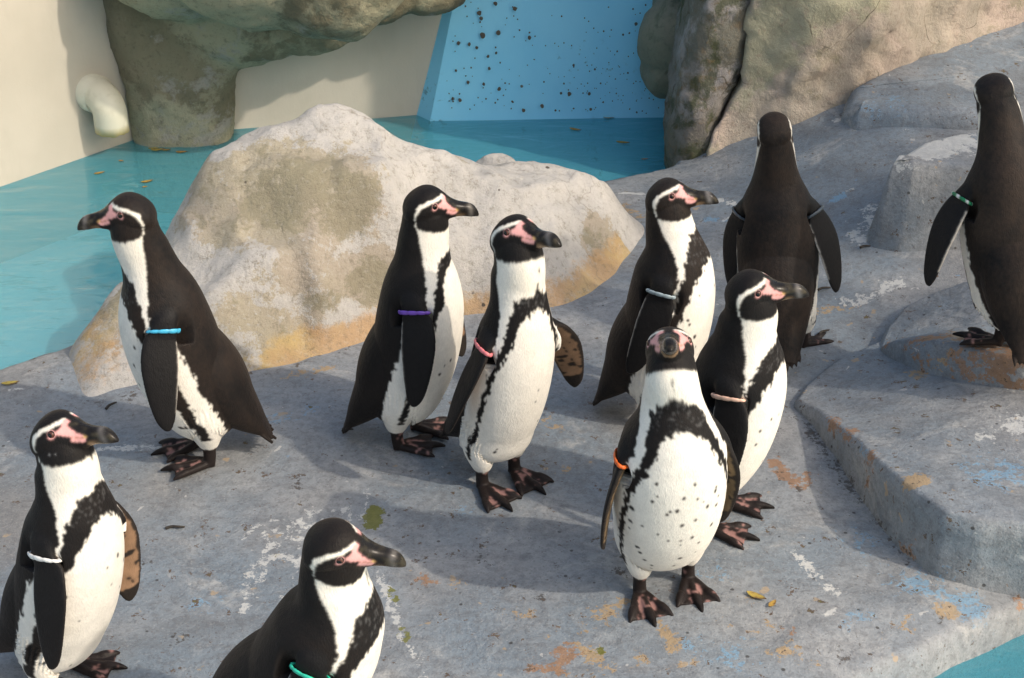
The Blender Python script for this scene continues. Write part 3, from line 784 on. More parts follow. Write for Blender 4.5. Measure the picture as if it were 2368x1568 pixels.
# ---- the concrete island the birds stand on
gx = np.arange(-2.6, 2.9, 0.0115); gy = np.arange(0.7, 4.75, 0.0115)
GX, GY = np.meshgrid(gx, gy)
V = np.stack([GX.ravel(), GY.ravel(), ground_z(GX.ravel(), GY.ravel())], 1)
me = mesh_from('ground', V, grid_faces(len(gy), len(gx)))
add_stains_flecks(me, V)
add_obj('ground', me, M_CONC, kind='structure')

# ---- pool floor and water
def plane(name, x0, x1, y0, y1, z, mat, **kw):
    me = mesh_from(name, np.array([(x0, y0, z), (x1, y0, z), (x1, y1, z), (x0, y1, z)]), np.array([[0, 1, 2, 3]]), False)
    return add_obj(name, me, mat, **kw)
plane('pool_floor', -80, 80, -60, 100, -0.27, mat_poolfloor(), kind='structure')
M_CREAM = mat_cream(); M_BLUE = mat_bluewall()
pool = mesh_from('water', np.array([(-4, -2.5, WATER_Z), (6, -2.5, WATER_Z), (6, 5.6, WATER_Z), (-4, 5.6, WATER_Z)]), np.array([[0, 1, 2, 3]]), False)
add_obj('water', pool, mat_water(), kind='structure')

# ---- concrete steps: outlines with their own heights
def step_mesh(name, rim, out=0.03, zb=-0.12, rnd_=0.022, seed=1, extra=()):
    """rim: (px, py, z) going round; rounded lip, battered riser"""
    P = np.array([atz(a, b, c) for a, b, c in rim]); K = np.vstack([P, P[:1]])
    n = 420
    # resample the closed outline smoothly
    m = len(P); t = np.linspace(0, m, n, endpoint=False); i = t.astype(int); f = (t - i)[:, None]
    g = lambda k: P[(i + k) % m]
    p0, p1, p2, p3 = g(-1), g(0), g(1), g(2)
    C = p1 + (p2 - p1) * f
    for _ in range(7):
        C = (np.roll(C, 1, 0) + C * 2 + np.roll(C, -1, 0)) / 4
    tg = np.roll(C, -1, 0) - np.roll(C, 1, 0); nrm = np.stack([tg[:, 1], -tg[:, 0]], 1); nrm /= np.linalg.norm(nrm, axis=1)[:, None] + 1e-9
    area = 0.5 * np.sum(C[:, 0] * np.roll(C[:, 1], -1) - np.roll(C[:, 0], -1) * C[:, 1])
    if area < 0: nrm = -nrm
    rows = []
    for k in range(10):
        s = k / 9.0
        q = C.copy(); q[:, :2] += nrm * (out * (1 - s) + 0.002); q[:, 2] = zb + (C[:, 2] - rnd_ - zb) * s; rows.append(q)
    for k in range(1, 8):
        a = k / 7.0 * math.pi / 2
        q = C.copy(); q[:, :2] += nrm * (-rnd_ * (1 - math.cos(a))); q[:, 2] = C[:, 2] - rnd_ + rnd_ * math.sin(a); rows.append(q)
    cen = C.mean(0); last = rows[-1]
    for k in range(1, 40):
        s = (k / 40.0)
        q = last + (cen - last) * s; rows.append(q)
    V = np.vstack(rows); nr = len(rows)
    V[:, 0] += 0.005 * fbm(V * 14, 3, seed); V[:, 1] += 0.005 * fbm(V * 14, 3, seed + 4); V[:, 2] += 0.0035 * fbm(V * 8, 3, seed + 8)
    V = np.vstack([V, V[-n:].mean(0)])
    Fq = [list(q) for q in grid_faces(nr, n, True)] + [[(nr - 1) * n + j, (nr - 1) * n + (j + 1) % n, len(V) - 1] for j in range(n)]
    me = mesh_from(name, V, Fq)
    bm = bmesh.new(); bm.from_mesh(me); bmesh.ops.recalc_face_normals(bm, faces=bm.faces); bm.to_mesh(me); bm.free()
    add_stains_flecks(me, V)
    rl = me.attributes['rust']; oc = me.attributes['ochre']
    k = len(extra)
    for key, a, b, zz, r, s in extra:
        w = atz(a, b, zz); d = np.linalg.norm(V - w, axis=1)
        arr = np.zeros(len(V), np.float32); me.attributes[key].data.foreach_get('value', arr)
        set_float(me, key, np.maximum(arr, s * sstep(2.0, 0.4, d / r)))
    o = add_obj(name, me, M_CONC, kind='structure')
    return o
rim1 = [(1838, 922, .018), (1890, 950, .035), (1955, 1000, .065), (2022, 1058, .095), (2110, 1132, .118), (2185, 1182, .122), (2270, 1202, .122), (2380, 1214, .122), (2600, 1240, .122),
        (2900, 1100, .125), (2800, 800, .125), (2450, 760, .085), (2250, 740, .062), (2060, 775, .034), (1960, 815, .028), (1880, 865, .018)]
ex1 = [('rust', 1915, 975, .05, .020, .6), ('rust', 1950, 1005, .06, .022, .75), ('rust', 2010, 1050, .09, .018, .6), ('ochre', 2120, 1105, .115, .017, 1.2), ('ochre', 2112, 1120, .112, .012, 1.2), ('blue', 1985, 1030, .09, .02, .6),
       ('rust', 2105, 1270, .01, .025, .5), ('rust', 1985, 1120, .04, .02, .5), ('white', 2290, 985, .11, .03, .5), ('white', 2350, 960, .11, .04, .6), ('ochre', 2120, 858, .06, .02, .6), ('white', 2350, 870, .11, .03, .4), ('blue', 2320, 1070, .12, .05, .5)]
step_mesh('concrete_step', rim1, seed=3, out=0.012, rnd_=0.010, extra=ex1)
rim2 = [(2030, 798, .040), (2060, 788, .075), (2105, 785, .105), (2150, 790, .125), (2256, 810, .142), (2367, 834, .150), (2550, 870, .150), (2750, 780, .15), (2650, 620, .15), (2400, 610, .150),
        (2250, 640, .125), (2150, 676, .090), (2090, 706, .070), (2050, 752, .050)]
ex2 = [('rust', 2050, 795, .05, .018, .7), ('rust', 2150, 800, .10, .035, .7), ('ochre', 2150, 775, .12, .018, .8), ('ochre', 2190, 810, .10, .04, .6), ('rust', 2270, 830, .11, .05, .65), ('blue', 2250, 835, .10, .04, .5), ('rust', 2340, 850, .12, .05, .65), ('ochre', 2360, 860, .1, .04, .6)]
step_mesh('concrete_step', rim2, seed=13, out=0.012, rnd_=0.011, extra=ex2)
rim3 = [(2062, 366, .275), (2110, 376, .275), (2220, 384, .275), (2420, 392, .275), (2700, 380, .275), (2680, 285, .275), (2400, 285, .275), (2230, 300, .275), (2130, 326, .275)]
ex3 = [('white', 2130, 345, .275, .06, .8), ('white', 2200, 330, .275, .06, .75), ('white', 2080, 362, .275, .03, .6)]
step_mesh('concrete_block', rim3, seed=23, out=0.050, zb=0.0, rnd_=0.022, extra=ex3)
rim4 = [(1950, 238, .205), (1985, 243, .222), (2100, 250, .225), (2260, 258, .228), (2500, 270, .23), (2900, 250, .24), (2800, -30, .29), (2367, 30, .275), (2200, 90, .262), (2060, 145, .245), (1965, 195, .225)]
step_mesh('concrete_terrace', rim4, seed=33, out=0.03, zb=0.0, rnd_=0.035, extra=[('white', 2170, 143, .31, .03, .7), ('blue', 2050, 210, .25, .05, .35)])

# ---- pool walls
def wall(name, path, z0, z1, lean, thick, mat, label, cat, res=0.05, seed=1, amp=0.004):
    """upright slab along a plan path, leaning outwards by lean (metres per metre)"""
    path = [np.array(p, float) for p in path]
    pts = []
    for a, b in zip(path[:-1], path[1:]):
        n = max(2, int(np.linalg.norm(b - a) / res)); pts += [a + (b - a) * k / n for k in range(n)]
    pts.append(path[-1]); pts = np.array(pts)
    tg = np.gradient(pts, axis=0); nr = np.stack([-tg[:, 1], tg[:, 0]], 1); nr /= np.linalg.norm(nr, axis=1)[:, None]
    rows = []; nz = max(3, int((z1 - z0) / res))
    for k in range(nz + 1):
        z = z0 + (z1 - z0) * k / nz
        q = pts + nr * (lean * (z - WATER_Z))
        rows.append(np.column_stack([q, np.full(len(q), z)]))
    for k in (nz, 0):
        z = z0 + (z1 - z0) * k / nz
        q = pts + nr * (thick + lean * (z1 - WATER_Z)); rows.append(np.column_stack([q, np.full(len(q), z)]))
    V = np.vstack(rows); V[:, 1] += amp * fbm(V * 2.5, 2, seed)
    F = grid_faces(len(rows), len(pts))
    cap = [[r * len(pts) + e for r in range(len(rows))] for e in (0, len(pts) - 1)]
    me = mesh_from(name, V, [list(f) for f in F] + [cap[0][::-1], cap[1]])
    bm = bmesh.new(); bm.from_mesh(me); bmesh.ops.recalc_face_normals(bm, faces=bm.faces); bm.to_mesh(me); bm.free()
    me.polygons.foreach_set('use_smooth', np.zeros(len(me.polygons), bool))
    return add_obj(name, me, mat, label=label, category=cat)
W0 = A2(-900, 760, WATER_Z); W1 = A2(0, 432, WATER_Z); W2 = A2(330, 316, WATER_Z)
C0 = A2(330, 312, WATER_Z); C1 = A2(520, 301, WATER_Z); C2 = A2(965, 266, WATER_Z); C3 = A2(1200, 252, WATER_Z)
wall('pool_wall', [W0, W1, W2], -0.5, 1.25, 0.07, 0.15, M_CREAM, 'cream plaster pool wall with the bent drain pipe sticking out', 'wall', seed=2)
wall('pool_wall', [C0, C1, C2, C3], -0.5, 1.25, 0.02, 0.15, M_CREAM, 'cream plaster pool wall under the rock overhang beside blue wall', 'wall', seed=5)
# blue wall: sloping slab with a chamfered side
b0 = atz(962, 266, WATER_Z); b1 = atz(996, 266, WATER_Z); b2 = atz(1560, 266, WATER_Z)
b1[1] -= 0.05; b2[1] -= 0.05
zt = 1.1
def up(p, dx, dy, z): return np.array([p[0] + dx * (z - WATER_Z), p[1] + dy * (z - WATER_Z), z])
rows = []
for z in np.linspace(-0.5, zt, 30):
    L0 = up(b0, 0.235, 0.10, z); L1 = up(b1, 0.215, 0.12, z); R1 = up(b2 + np.array([1.6, 0.1, 0]), 0, 0.12, z)
    L0b = L0 + np.array([0.03, 0.5, 0]); R1b = R1 + np.array([0, 0.5, 0])
    fr = [L1 + (R1 - L1) * k / 40 for k in range(41)]
    ch = [L0 + (L1 - L0) * k / 4 for k in range(4)]
    rows.append([L0b] + ch + fr + [R1b])
V = np.array(rows).reshape(-1, 3); nc = len(rows[0])
V[:, 1] += 0.003 * fbm(V * 3, 2, 8)
me = mesh_from('blue_pool_wall', V, [list(f) for f in grid_faces(len(rows), nc, True)] + [list(range(nc))[::-1], [(len(rows) - 1) * nc + k for k in range(nc)]])
bm = bmesh.new(); bm.from_mesh(me); bmesh.ops.recalc_face_normals(bm, faces=bm.faces); bm.to_mesh(me); bm.free()
me.polygons.foreach_set('use_smooth', np.zeros(len(me.polygons), bool))
blue = add_obj('blue_pool_wall', me, M_BLUE, label='sky blue painted pool wall speckled with rust spots', category='wall')
# rust spots: thin discs of corrosion standing on the paint, as one part
rs = np.random.RandomState(11); SV = []; SF = []
spots_px = [(1145, 8, 9), (1108, 30, 11), (1112, 42, 9), (1190, 20, 9), (1116, 81, 13), (1152, 76, 11), (1224, 87, 9), (1060, 99, 9), (1085, 102, 8), (1102, 110, 7), (1128, 130, 7), (1147, 122, 6), (1131, 158, 7), (1054, 163, 6),
            (1082, 190, 8), (1118, 194, 7), (1154, 205, 9), (1206, 199, 7), (988, 213, 7), (1047, 228, 8), (1063, 231, 9), (1210, 255, 9), (1253, 245, 9), (1316, 217, 10), (990, 262, 7), (1100, 292 - 20, 8), (1149, 262, 5)]
spots_px = [(a, b, c) for a, b, c in spots_px if b < 256]
spots_px += [(1362, 216, 8), (1297, 215, 6), (1284, 255, 5), (1365, 252, 7), (1326, 150, 6), (1520, 172, 8), (1548, 188, 9), (1533, 90, 6), (1470, 55, 8), (1540, 55, 6), (1440, 80, 5), (1375, 160, 5)]
for k in range(150):
    spots_px.append((rs.uniform(985, 1560), rs.uniform(0, 262), rs.choice([2.0, 2.4, 3, 3.4, 4.2])))
for k in range(70):
    spots_px.append((rs.uniform(1350, 1560), rs.uniform(120, 262), rs.uniform(1.6, 3.4)))
nrm = np.array([0, -1, 0.12]); nrm /= np.linalg.norm(nrm); tv = np.cross(nrm, X_)
for px, py, dpx in spots_px:
    # meet the sloping front face
    d = ray(px, py); o = np.array([0, 0, CAM_H]); q = b1
    t_ = ((q - o) @ nrm) / (d @ nrm); p = o + d * t_
    if p[0] < up(b1, 0.215, 0.12, p[2])[0] + 0.01: continue
    r = dpx * 0.5 * 4.4 / F_PX; m = 9; k0 = len(SV)
    for j in range(m):
        a = 2 * math.pi * j / m; rr = r * rs.uniform(0.8, 1.15)
        SV.append(p + (X_ * math.cos(a) - tv * math.sin(a) * 1.15) * rr + nrm * 0.004)
    SV.append(p + nrm * 0.0065)
    for j in range(m): SF.append([k0 + j, k0 + (j + 1) % m, k0 + m])
t = NT('rust_spots'); pp = t.coord(); t.base(t.mix(t.noise(pp, 60, 3), (0.13, 0.095, 0.06), (0.055, 0.06, 0.06))); t.rough(0.8)
add_obj('rust_spot', mesh_from('rust_spot', np.array(SV), SF), t.m, blue, kind='stuff')

# ---- big boulder: height surface through measured points
def tps(P, z, Q, lam=1e-4):
    def U(r2): return np.where(r2 > 1e-12, r2 * np.log(r2 + 1e-12), 0) * 0.5
    n = len(P); D = ((P[:, None] - P[None]) ** 2).sum(-1); K = U(D) + lam * np.eye(n)
    A = np.zeros((n + 3, n + 3)); A[:n, :n] = K; A[:n, n] = 1; A[:n, n + 1:] = P; A[n, :n] = 1; A[n + 1:, :n] = P.T
    w = np.linalg.solve(A, np.concatenate([z, np.zeros(3)]))
    out = np.zeros(len(Q))
    for s in range(0, len(Q), 20000):
        q = Q[s:s + 20000]; D = ((q[:, None] - P[None]) ** 2).sum(-1)
        out[s:s + 20000] = U(D) @ w[:n] + w[n] + q @ w[n + 1:]
    return out
base = [(160, 800), (163, 870), (190, 922), (260, 903), (380, 885), (500, 872), (600, 864), (720, 843), (830, 795), (930, 765), (1050, 742), (1180, 735), (1290, 722), (1380, 682), (1440, 635), (1485, 555)]
B0 = np.array([atz(a, b, 0) for a, b in base]); B0[:, 2] = -0.012
face = [(176, 790, 2.84), (205, 748, 2.90), (262, 700, 2.99), (330, 640, 3.02), (375, 580, 3.03), (400, 505, 3.10), (440, 442, 3.12), (482, 380, 3.14), (560, 322, 3.17), (640, 300, 3.17), (690, 290, 3.17), (720, 266, 3.22), (760, 258, 3.24), (800, 264, 3.24),
        (850, 280, 3.24), (900, 316, 3.24), (940, 345, 3.26), (1000, 358, 3.28), (1080, 378, 3.30), (1220, 390, 3.36), (1330, 394, 3.38), (1382, 414, 3.38), (1405, 462, 3.38), (1442, 492, 3.39),
        (230, 800, 2.765), (230, 860, 2.71), (330, 820, 2.76), (330, 740, 2.84), (400, 620, 2.93), (420, 700, 2.84), (450, 560, 2.96), (480, 470, 3.02), (560, 400, 3.06), (560, 480, 3.0), (640, 380, 3.06), (700, 450, 3.0), (700, 340, 3.11), (850, 420, 3.04), (800, 330, 3.14), (880, 480, 3.02), (880, 370, 3.13), (950, 430, 3.12), (760, 540, 2.97), (620, 560, 2.93),
        (500, 630, 2.885), (640, 630, 2.875), (740, 660, 2.88), (850, 700, 2.94), (480, 760, 2.775), (560, 740, 2.80), (700, 740, 2.86), (600, 805, 2.785), (700, 800, 2.83), (780, 770, 2.865), (900, 640, 2.985), (1000, 600, 3.03), (1000, 680, 3.0), (1100, 500, 3.14), (1100, 620, 3.05), (1250, 490, 3.20), (1300, 580, 3.14), (1200, 660, 3.03), (1380, 520, 3.28), (1380, 600, 3.19)]
FP = np.array([aty(a, b, c) for a, b, c in face])
ridge = FP[4:24]; back = ridge + np.array([0, 0.20, 0]); back[:, 2] = -0.10; back2 = ridge + np.array([0, 0.42, 0]); back2[:, 2] = -0.55
left = FP[0:5] + np.array([-0.10, 0.07, 0]); left[:, 2] = -0.2
CPT = np.vstack([B0, FP, back, back2, left])
front = B0 + np.array([0, -0.16, 0]); front[:, 2] = -0.075
CPT = np.vstack([CPT, front])
rx = np.arange(-1.30, 0.62, 0.009); ry = np.arange(2.45, 3.95, 0.009); RX, RY = np.meshgrid(rx, ry); Q = np.stack([RX.ravel(), RY.ravel()], 1)
zz = tps(CPT[:, :2], CPT[:, 2], Q)
Q3 = np.column_stack([Q, zz])
amp = sstep(-0.02, 0.08, zz)
zz = zz + amp * (0.018 * fbm(Q3 * 4.6, 3, 71) + 0.034 * (0.5 - np.abs(fbm(Q3 * np.array([4.5, 7, 5]), 3, 77)) * 1.7) + 0.014 * (0.4 - np.abs(fbm(Q3 * 13, 3, 79))) + 0.006 * fbm(Q3 * 26, 3, 73))
keep = zz > ground_z(Q[:, 0], Q[:, 1]) - 0.05
F = grid_faces(len(ry), len(rx)); F = F[keep[F].any(1)]
used = np.unique(F); mp = -np.ones(len(Q), int); mp[used] = np.arange(len(used))
V = np.column_stack([Q, zz])[used]
me = mesh_from('boulder', V, mp[F])
pr = project(V)
oc = 0.85 * sstep(0.10, 0.015, V[:, 2]) * sstep(-0.62, -0.45, V[:, 0]) * (V[:, 1] < 3.3)
oc = np.maximum(oc, 0.8 * sstep(-1.2, -1.0, -np.abs(V[:, 0] + 0.95)) * 0)
lob = sstep(0.24, 0.06, np.hypot(V[:, 0] + 0.87, V[:, 1] - 2.77)); oc = np.maximum(oc, 0.62 * lob)
set_float(me, 'ochre', 0.85 * oc)
# brown wash on the faces turned to the pool edge path: chosen patches in world space
br = np.zeros(len(V))
for px, py, Y, r, s in [(520, 470, 3.02, .13, 0.76), (640, 450, 3.02, .16, 0.85), (780, 440, 3.0, .14, 0.81), (820, 360, 3.12, .08, 0.49), (850, 560, 2.97, .09, 0.51), (720, 640, 2.88, .13, 0.63), (860, 640, 2.95, .075, 1.00), (560, 720, 2.78, .09, 0.67), (660, 760, 2.78, .12, 0.67), (960, 360, 3.26, .05, 0.61), (1060, 390, 3.26, .05, 0.49), (300, 760, 2.85, .12, 0.67), (1380, 560, 3.25, .09, 0.73), (440, 480, 3.08, .05, 0.49), (700, 540, 2.96, .12, 0.61), (1180, 600, 3.1, .1, 0.43)]:
    w = aty(px, py, Y); br = np.maximum(br, s * sstep(1.5, 0.3, np.linalg.norm(V - w, axis=1) / r))
set_float(me, 'brown', br)
M_BOULD = mat_boulder()
add_obj('boulder', me, M_BOULD, label='big pale grey boulder with brown patches rising between penguins and pool', category='rock')

def rock_blob(name, shells, voxel, amp, seed, mat, label, f=6.0, smooth=2, kind=None):
    me, V = remesh(shells, voxel, smooth, 0.5)
    D = np.stack([fbm(V * f, 4, seed), fbm(V * f + 31, 4, seed + 5), fbm(V * f + 67, 4, seed + 9)], 1)
    D2 = np.stack([fbm(V * f * 4.5, 3, seed + 21), fbm(V * f * 4.5 + 31, 3, seed + 25), fbm(V * f * 4.5 + 67, 3, seed + 29)], 1)
    V2 = V + D * amp + D2 * amp * 0.38
    me.vertices.foreach_set('co', V2.ravel().astype(np.float32)); me.update()
    return add_obj(name, me, mat, label=label, category='rock'), V2
def ell(c, r, nu=36, nv=24):
    v, f = uv_sphere(1.0, nu, nv); return v * np.array(r) + np.array(c), f
# small pale stone behind the boulder
c = aty(1150, 396, 3.56)
o, V2 = rock_blob('stone', [ell(c + np.array([0, 0, -.06]), (0.085, 0.07, 0.095)), ell(c + np.array([.09, 0.01, -.09]), (0.09, 0.06, 0.08))], 0.007, 0.02, 5, M_BOULD, 'small pale stone in the water just behind the big boulder', 9)
set_float(o.data, 'brown', np.full(len(V2), 0.2)); set_float(o.data, 'ochre', np.zeros(len(V2)))

# rock outcrop: column in the pool corner with an overhanging ledge
M_OUT = mat_wallrock('mossy_brown_rock', (0.150, 0.138, 0.092), (0.225, 0.205, 0.138), (0.080, 0.076, 0.055), (0.33, 0.32, 0.29), 0.57, False, cZone=(0.37, 0.355, 0.25))
secs = [(-0.55, 340, 508), (-0.07, 333, 512), (0.05, 322, 522), (0.15, 305, 535), (0.24, 292, 560), (0.34, 270, 600), (0.45, 255, 640), (0.60, 260, 640)]
Ys = 4.14; C = []; ru = []
for z, a, b in secs:
    mid = (a + b) / 2; sc = 4.45 / F_PX
    xm = (mid - 1183.5) * sc; C.append((xm, Ys + 0.06, z)); ru.append((b - a) / 2 * sc)
S = catmull(np.column_stack([np.array(C), ru]), 40)
S[:, 2] = np.linspace(-0.55, 0.60, 40)
col_sh = loft(S[:, :3], np.tile(X_, (40, 1)), np.tile(Y_, (40, 1)), S[:, 3], S[:, 3] * 0 + 0.105, 36, 2.6)
def bl(px, py, Y, r): return ell(aty(px, py, Y), r)
shells = [col_sh, bl(600, -75, 3.94, (.24, .17, .155)), bl(760, -60, 3.92, (.20, .17, .165)), bl(560, 10, 4.18, (.20, .13, .17)), bl(700, 15, 4.20, (.22, .14, .125)), bl(840, -10, 4.20, (.14, .12, .095)), bl(980, -30, 4.26, (.12, .12, .065)), bl(690, -200, 4.15, (.55, .26, .16)), bl(420, -110, 4.10, (.24, .20, .18))]
rock_blob('rock_outcrop', shells, 0.012, 0.022, 41, M_OUT, 'dark brown rock column and pale ledge overhanging the pool corner', 5.5)

# right side: hanging rock, pillar, cream rock wall
M_PIL = mat_wallrock('grey_brown_rock', (0.20, 0.185, 0.165), (0.335, 0.32, 0.315), (0.20, 0.125, 0.055), (0.05, 0.062, 0.022), 0.50, cZone=(0.135, 0.135, 0.105))  # pillar tones darkened to stand in for the shade on it
M_HANG = mat_wallrock('green_grey_rock', (0.20, 0.205, 0.155), (0.255, 0.25, 0.19), (0.11, 0.12, 0.085), (0.10, 0.125, 0.08), 0.56, False)
M_WR = mat_wallrock('pinkish_rock', (0.47, 0.38, 0.32), (0.44, 0.385, 0.31), (0.28, 0.215, 0.165), (0.30, 0.27, 0.19), 0.58, cZone=(0.385, 0.375, 0.265))
rock_blob('hanging_rock', [bl(1556, 92, 4.22, (.098, .11, .125)), bl(1540, 165, 4.22, (.072, .09, .075)), bl(1590, 20, 4.30, (.10, .12, .2)), bl(1640, 120, 4.26, (.14, .12, .16))], 0.010, 0.016, 51, M_HANG, 'dark greenish rock hanging over the water behind grey pillar', 7)
secs = [(-0.5, 1552, 1680), (-0.02, 1549, 1664), (0.08, 1549, 1668), (0.17, 1552, 1700), (0.26, 1566, 1722), (0.36, 1572, 1728), (0.5, 1572, 1735), (0.9, 1560, 1740), (1.35, 1580, 1720)]
sc = 4.17 / F_PX
K = np.array([((a + b) / 2 * 1.0, z, (b - a) / 2 * sc) for z, a, b in secs])
S = np.column_stack([np.interp(np.linspace(-0.5, 1.35, 60), K[:, 1], K[:, 0]), np.linspace(-0.5, 1.35, 60), np.interp(np.linspace(-0.5, 1.35, 60), K[:, 1], K[:, 2])])
C = np.column_stack([(S[:, 0] - 1183.5) * sc, np.full(60, 3.985), S[:, 1]])
pil = loft(C, np.tile(X_, (60, 1)), np.tile(Y_, (60, 1)), S[:, 2], np.full(60, 0.17), 40, 3.0)
rock_blob('rock_pillar', [pil], 0.010, 0.026, 61, M_PIL, 'upright grey pillar rock with rusty and mossy stains at pool edge', 7)
# cream wall: stacked plan outlines
wl_base = [hit(1652, 366), hit(1700, 346), hit(1760, 325), hit(1850, 300), hit(1950, 258)]
far = [atz(2000, 203, .232), atz(2120, 160, .242), atz(2250, 112, .252), atz(2400, 62, .262), atz(2700, -20, .28)]
front_ = np.array([[p[0], p[1]] for p in wl_base + far])
left_px = [(-0.3, 1630), (0.03, 1638), (0.10, 1652), (0.19, 1686), (0.26, 1706), (0.34, 1720), (0.42, 1712), (0.5, 1706), (1.3, 1706)]
rowsz = np.linspace(-0.3, 1.30, 70); rows = []
n_f = 90
tt = np.linspace(0, len(front_) - 1, n_f); ii = np.clip(tt.astype(int), 0, len(front_) - 2); fr2 = front_[ii] + (front_[ii + 1] - front_[ii]) * (tt - ii)[:, None]
for z in rowsz:
    q = fr2.copy()
    lx = (np.interp(z, [a for a, b in left_px], [b for a, b in left_px]) - 1183.5) * 4.05 / F_PX
    w = np.linspace(1, 0, n_f) ** 6
    q[:, 0] += w * (lx - q[0, 0])
    q[:, 1] += 0.10 * max(z, 0) + 0.02 * np.sin(z * 9)
    bk = np.array([[q[-1, 0] + 0.5, q[-1, 1] + 1.0], [q[0, 0] + 0.25, q[0, 1] + 0.9], [q[0, 0] + 0.05, q[0, 1] + 0.25]])
    r_ = np.vstack([q, bk]); rows.append(np.column_stack([r_, np.full(len(r_), z)]))
nc = n_f + 3; V = np.vstack(rows)
Fw = [list(f) for f in grid_faces(len(rows), nc, True)] + [list(range(nc))[::-1], [(len(rows) - 1) * nc + k for k in range(nc)]]
rock_blob('rock_wall', [(V, Fw)], 0.014, 0.035, 81, M_WR, 'pinkish cream rock wall with cracks behind the concrete terrace', 5)

# ---- drain pipe
nw = np.array([W2[1] - W1[1], -(W2[0] - W1[0])]) ; nw = nw / np.linalg.norm(nw)
if nw[1] > 0: nw = -nw
d = ray(212, 214)
wn_ = np.array([nw[0], nw[1], 0.07]); p0 = np.array([W1[0], W1[1], WATER_Z]); o_ = np.array([0, 0, CAM_H])
ps = o_ + d * (((p0 - o_) @ wn_) / (d @ wn_))
n3 = np.array([nw[0], nw[1], 0.0]); rad = 0.045
path = [ps - n3 * 0.05 , ps + n3 * 0.026]
for k in range(1, 13):
    a = k / 12 * math.pi / 2; path.append(ps + n3 * (0.026 + 0.046 * math.sin(a)) - Z_ * 0.046 * (1 - math.cos(a)))
path.append(path[-1] - Z_ * 0.022); path.append(path[-1] - Z_ * 0.024)
path = np.array(path); tg = np.gradient(path, axis=0); tg /= np.linalg.norm(tg, axis=1)[:, None]
side = np.cross(n3, Z_); U = np.tile(side, (len(path), 1)); Wd = np.cross(tg, U)
th = np.linspace(0, 2 * np.pi, 40, endpoint=False)
def ringv(c, u, w, r): return c + np.outer(np.cos(th) * r, u) + np.outer(np.sin(th) * r, w)
rr = np.random.RandomState(4)
rows = [ringv(path[i], U[i], Wd[i], rad * (1.14 if i <= 1 else 1.0)) for i in range(len(path))]
rows.insert(2, ringv(path[1] + n3 * 0.004, U[1], Wd[1], rad))
jag = rr.uniform(-0.003, 0.003, 40)
rows[-1] = rows[-1] + np.outer(jag, Z_)
inner = ringv(path[-1], U[-1], Wd[-1], rad * 0.88) + np.outer(jag * 0.7, Z_)
rows += [inner, ringv(path[-1] + Z_ * 0.05, U[-1], Wd[-1], rad * 0.86)]
V = np.vstack(rows); Fp = [list(f) for f in grid_faces(len(rows), 40, True)] + [[(len(rows) - 1) * 40 + k for k in range(40)]]
me = mesh_from('drain_pipe', V, Fp)
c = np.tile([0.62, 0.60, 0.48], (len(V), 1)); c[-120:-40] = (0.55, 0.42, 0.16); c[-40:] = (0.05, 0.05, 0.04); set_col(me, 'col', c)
add_obj('drain_pipe', me, mat_pipe(), label='bent cream plastic drain pipe sticking out of pool wall', category='pipe')

# ---- the tree beside the pool whose crown dapples the steps with shade
def make_tree():
    rt = np.random.RandomState(21)
    base = np.array([3.55, 1.75, ground_z(3.55, 1.75)[0] - 0.05])
    root = bpy.data.objects.new('tree', None); COL.objects.link(root); root.location = base
    root['label'] = 'leafy tree beside the pool shading the concrete steps'; root['category'] = 'tree'
    lobes = [((3.15, 1.95, 2.25), 0.55, 70), ((2.95, 2.55, 2.05), 0.40, 25), ((3.45, 1.45, 2.65), 0.60, 50), ((3.7, 2.3, 2.5), 0.6, 40)]
    tubes_v = []; tubes_f = []; k = 0
    def tube(K, r0, r1, n=16, m=9):
        nonlocal k
        S = catmull(np.array(K), n); tg = np.gradient(S, axis=0); tg /= np.linalg.norm(tg, axis=1)[:, None]
        a = np.cross(tg, np.tile([0.3, 0.9, 0.1], (n, 1))); a /= np.linalg.norm(a, axis=1)[:, None]
        v, f = loft(S, a, np.cross(a, tg), np.linspace(r0, r1, n), np.linspace(r0, r1, n), m)
        tubes_v.append(v); tubes_f.extend([[i + k for i in q] for q in f]); k += len(v)
    top = np.array([3.42, 1.72, 1.35])
    tube([base, base + [0.03, -.02, .6], top], 0.085, 0.06)
    LV = []; LF = []
    for c, r, n in lobes:
        c = np.array(c); tube([top - [0, 0, .05], (top + c) / 2 + [0, 0, .12], c], 0.045, 0.015)
        for j in range(7):
            d = rt.normal(size=3); d /= np.linalg.norm(d); tube([c, c + d * r * .4 + [0, 0, .05], c + d * r * .8], 0.014, 0.005, 8, 6)
        for j in range(n):
            d = rt.normal(size=3); d /= np.linalg.norm(d); p = c + d * r * rt.uniform(0.35, 1.0) ** 0.6
            for q in range(2):
                pc = p + rt.normal(size=3) * 0.05
                u = rt.normal(size=3); u /= np.linalg.norm(u); w = np.cross(u, rt.normal(size=3)); w /= np.linalg.norm(w)
                L = rt.uniform(0.05, 0.085); i0 = len(LV)
                LV.extend([pc - u * L, pc + w * L * .45, pc + u * L, pc - w * L * .45]); LF.append([i0, i0 + 1, i0 + 2, i0 + 3])
    mb = NT('bark'); pb = mb.coord(); mb.base(mb.mix(mb.noise(pb, 18, 5), (0.10, 0.075, 0.05), (0.05, 0.04, 0.03))); mb.rough(0.9)
    ml = NT('foliage'); pl = ml.coord(); ml.base(ml.mix(ml.noise(pl, 4, 3), (0.04, 0.09, 0.02), (0.09, 0.12, 0.03))); ml.rough(0.55)
    add_obj('trunk', mesh_from('trunk', np.vstack(tubes_v) - base, tubes_f), mb.m, root)
    add_obj('crown', mesh_from('crown', np.array(LV) - base, LF, False), ml.m, root)
make_tree()
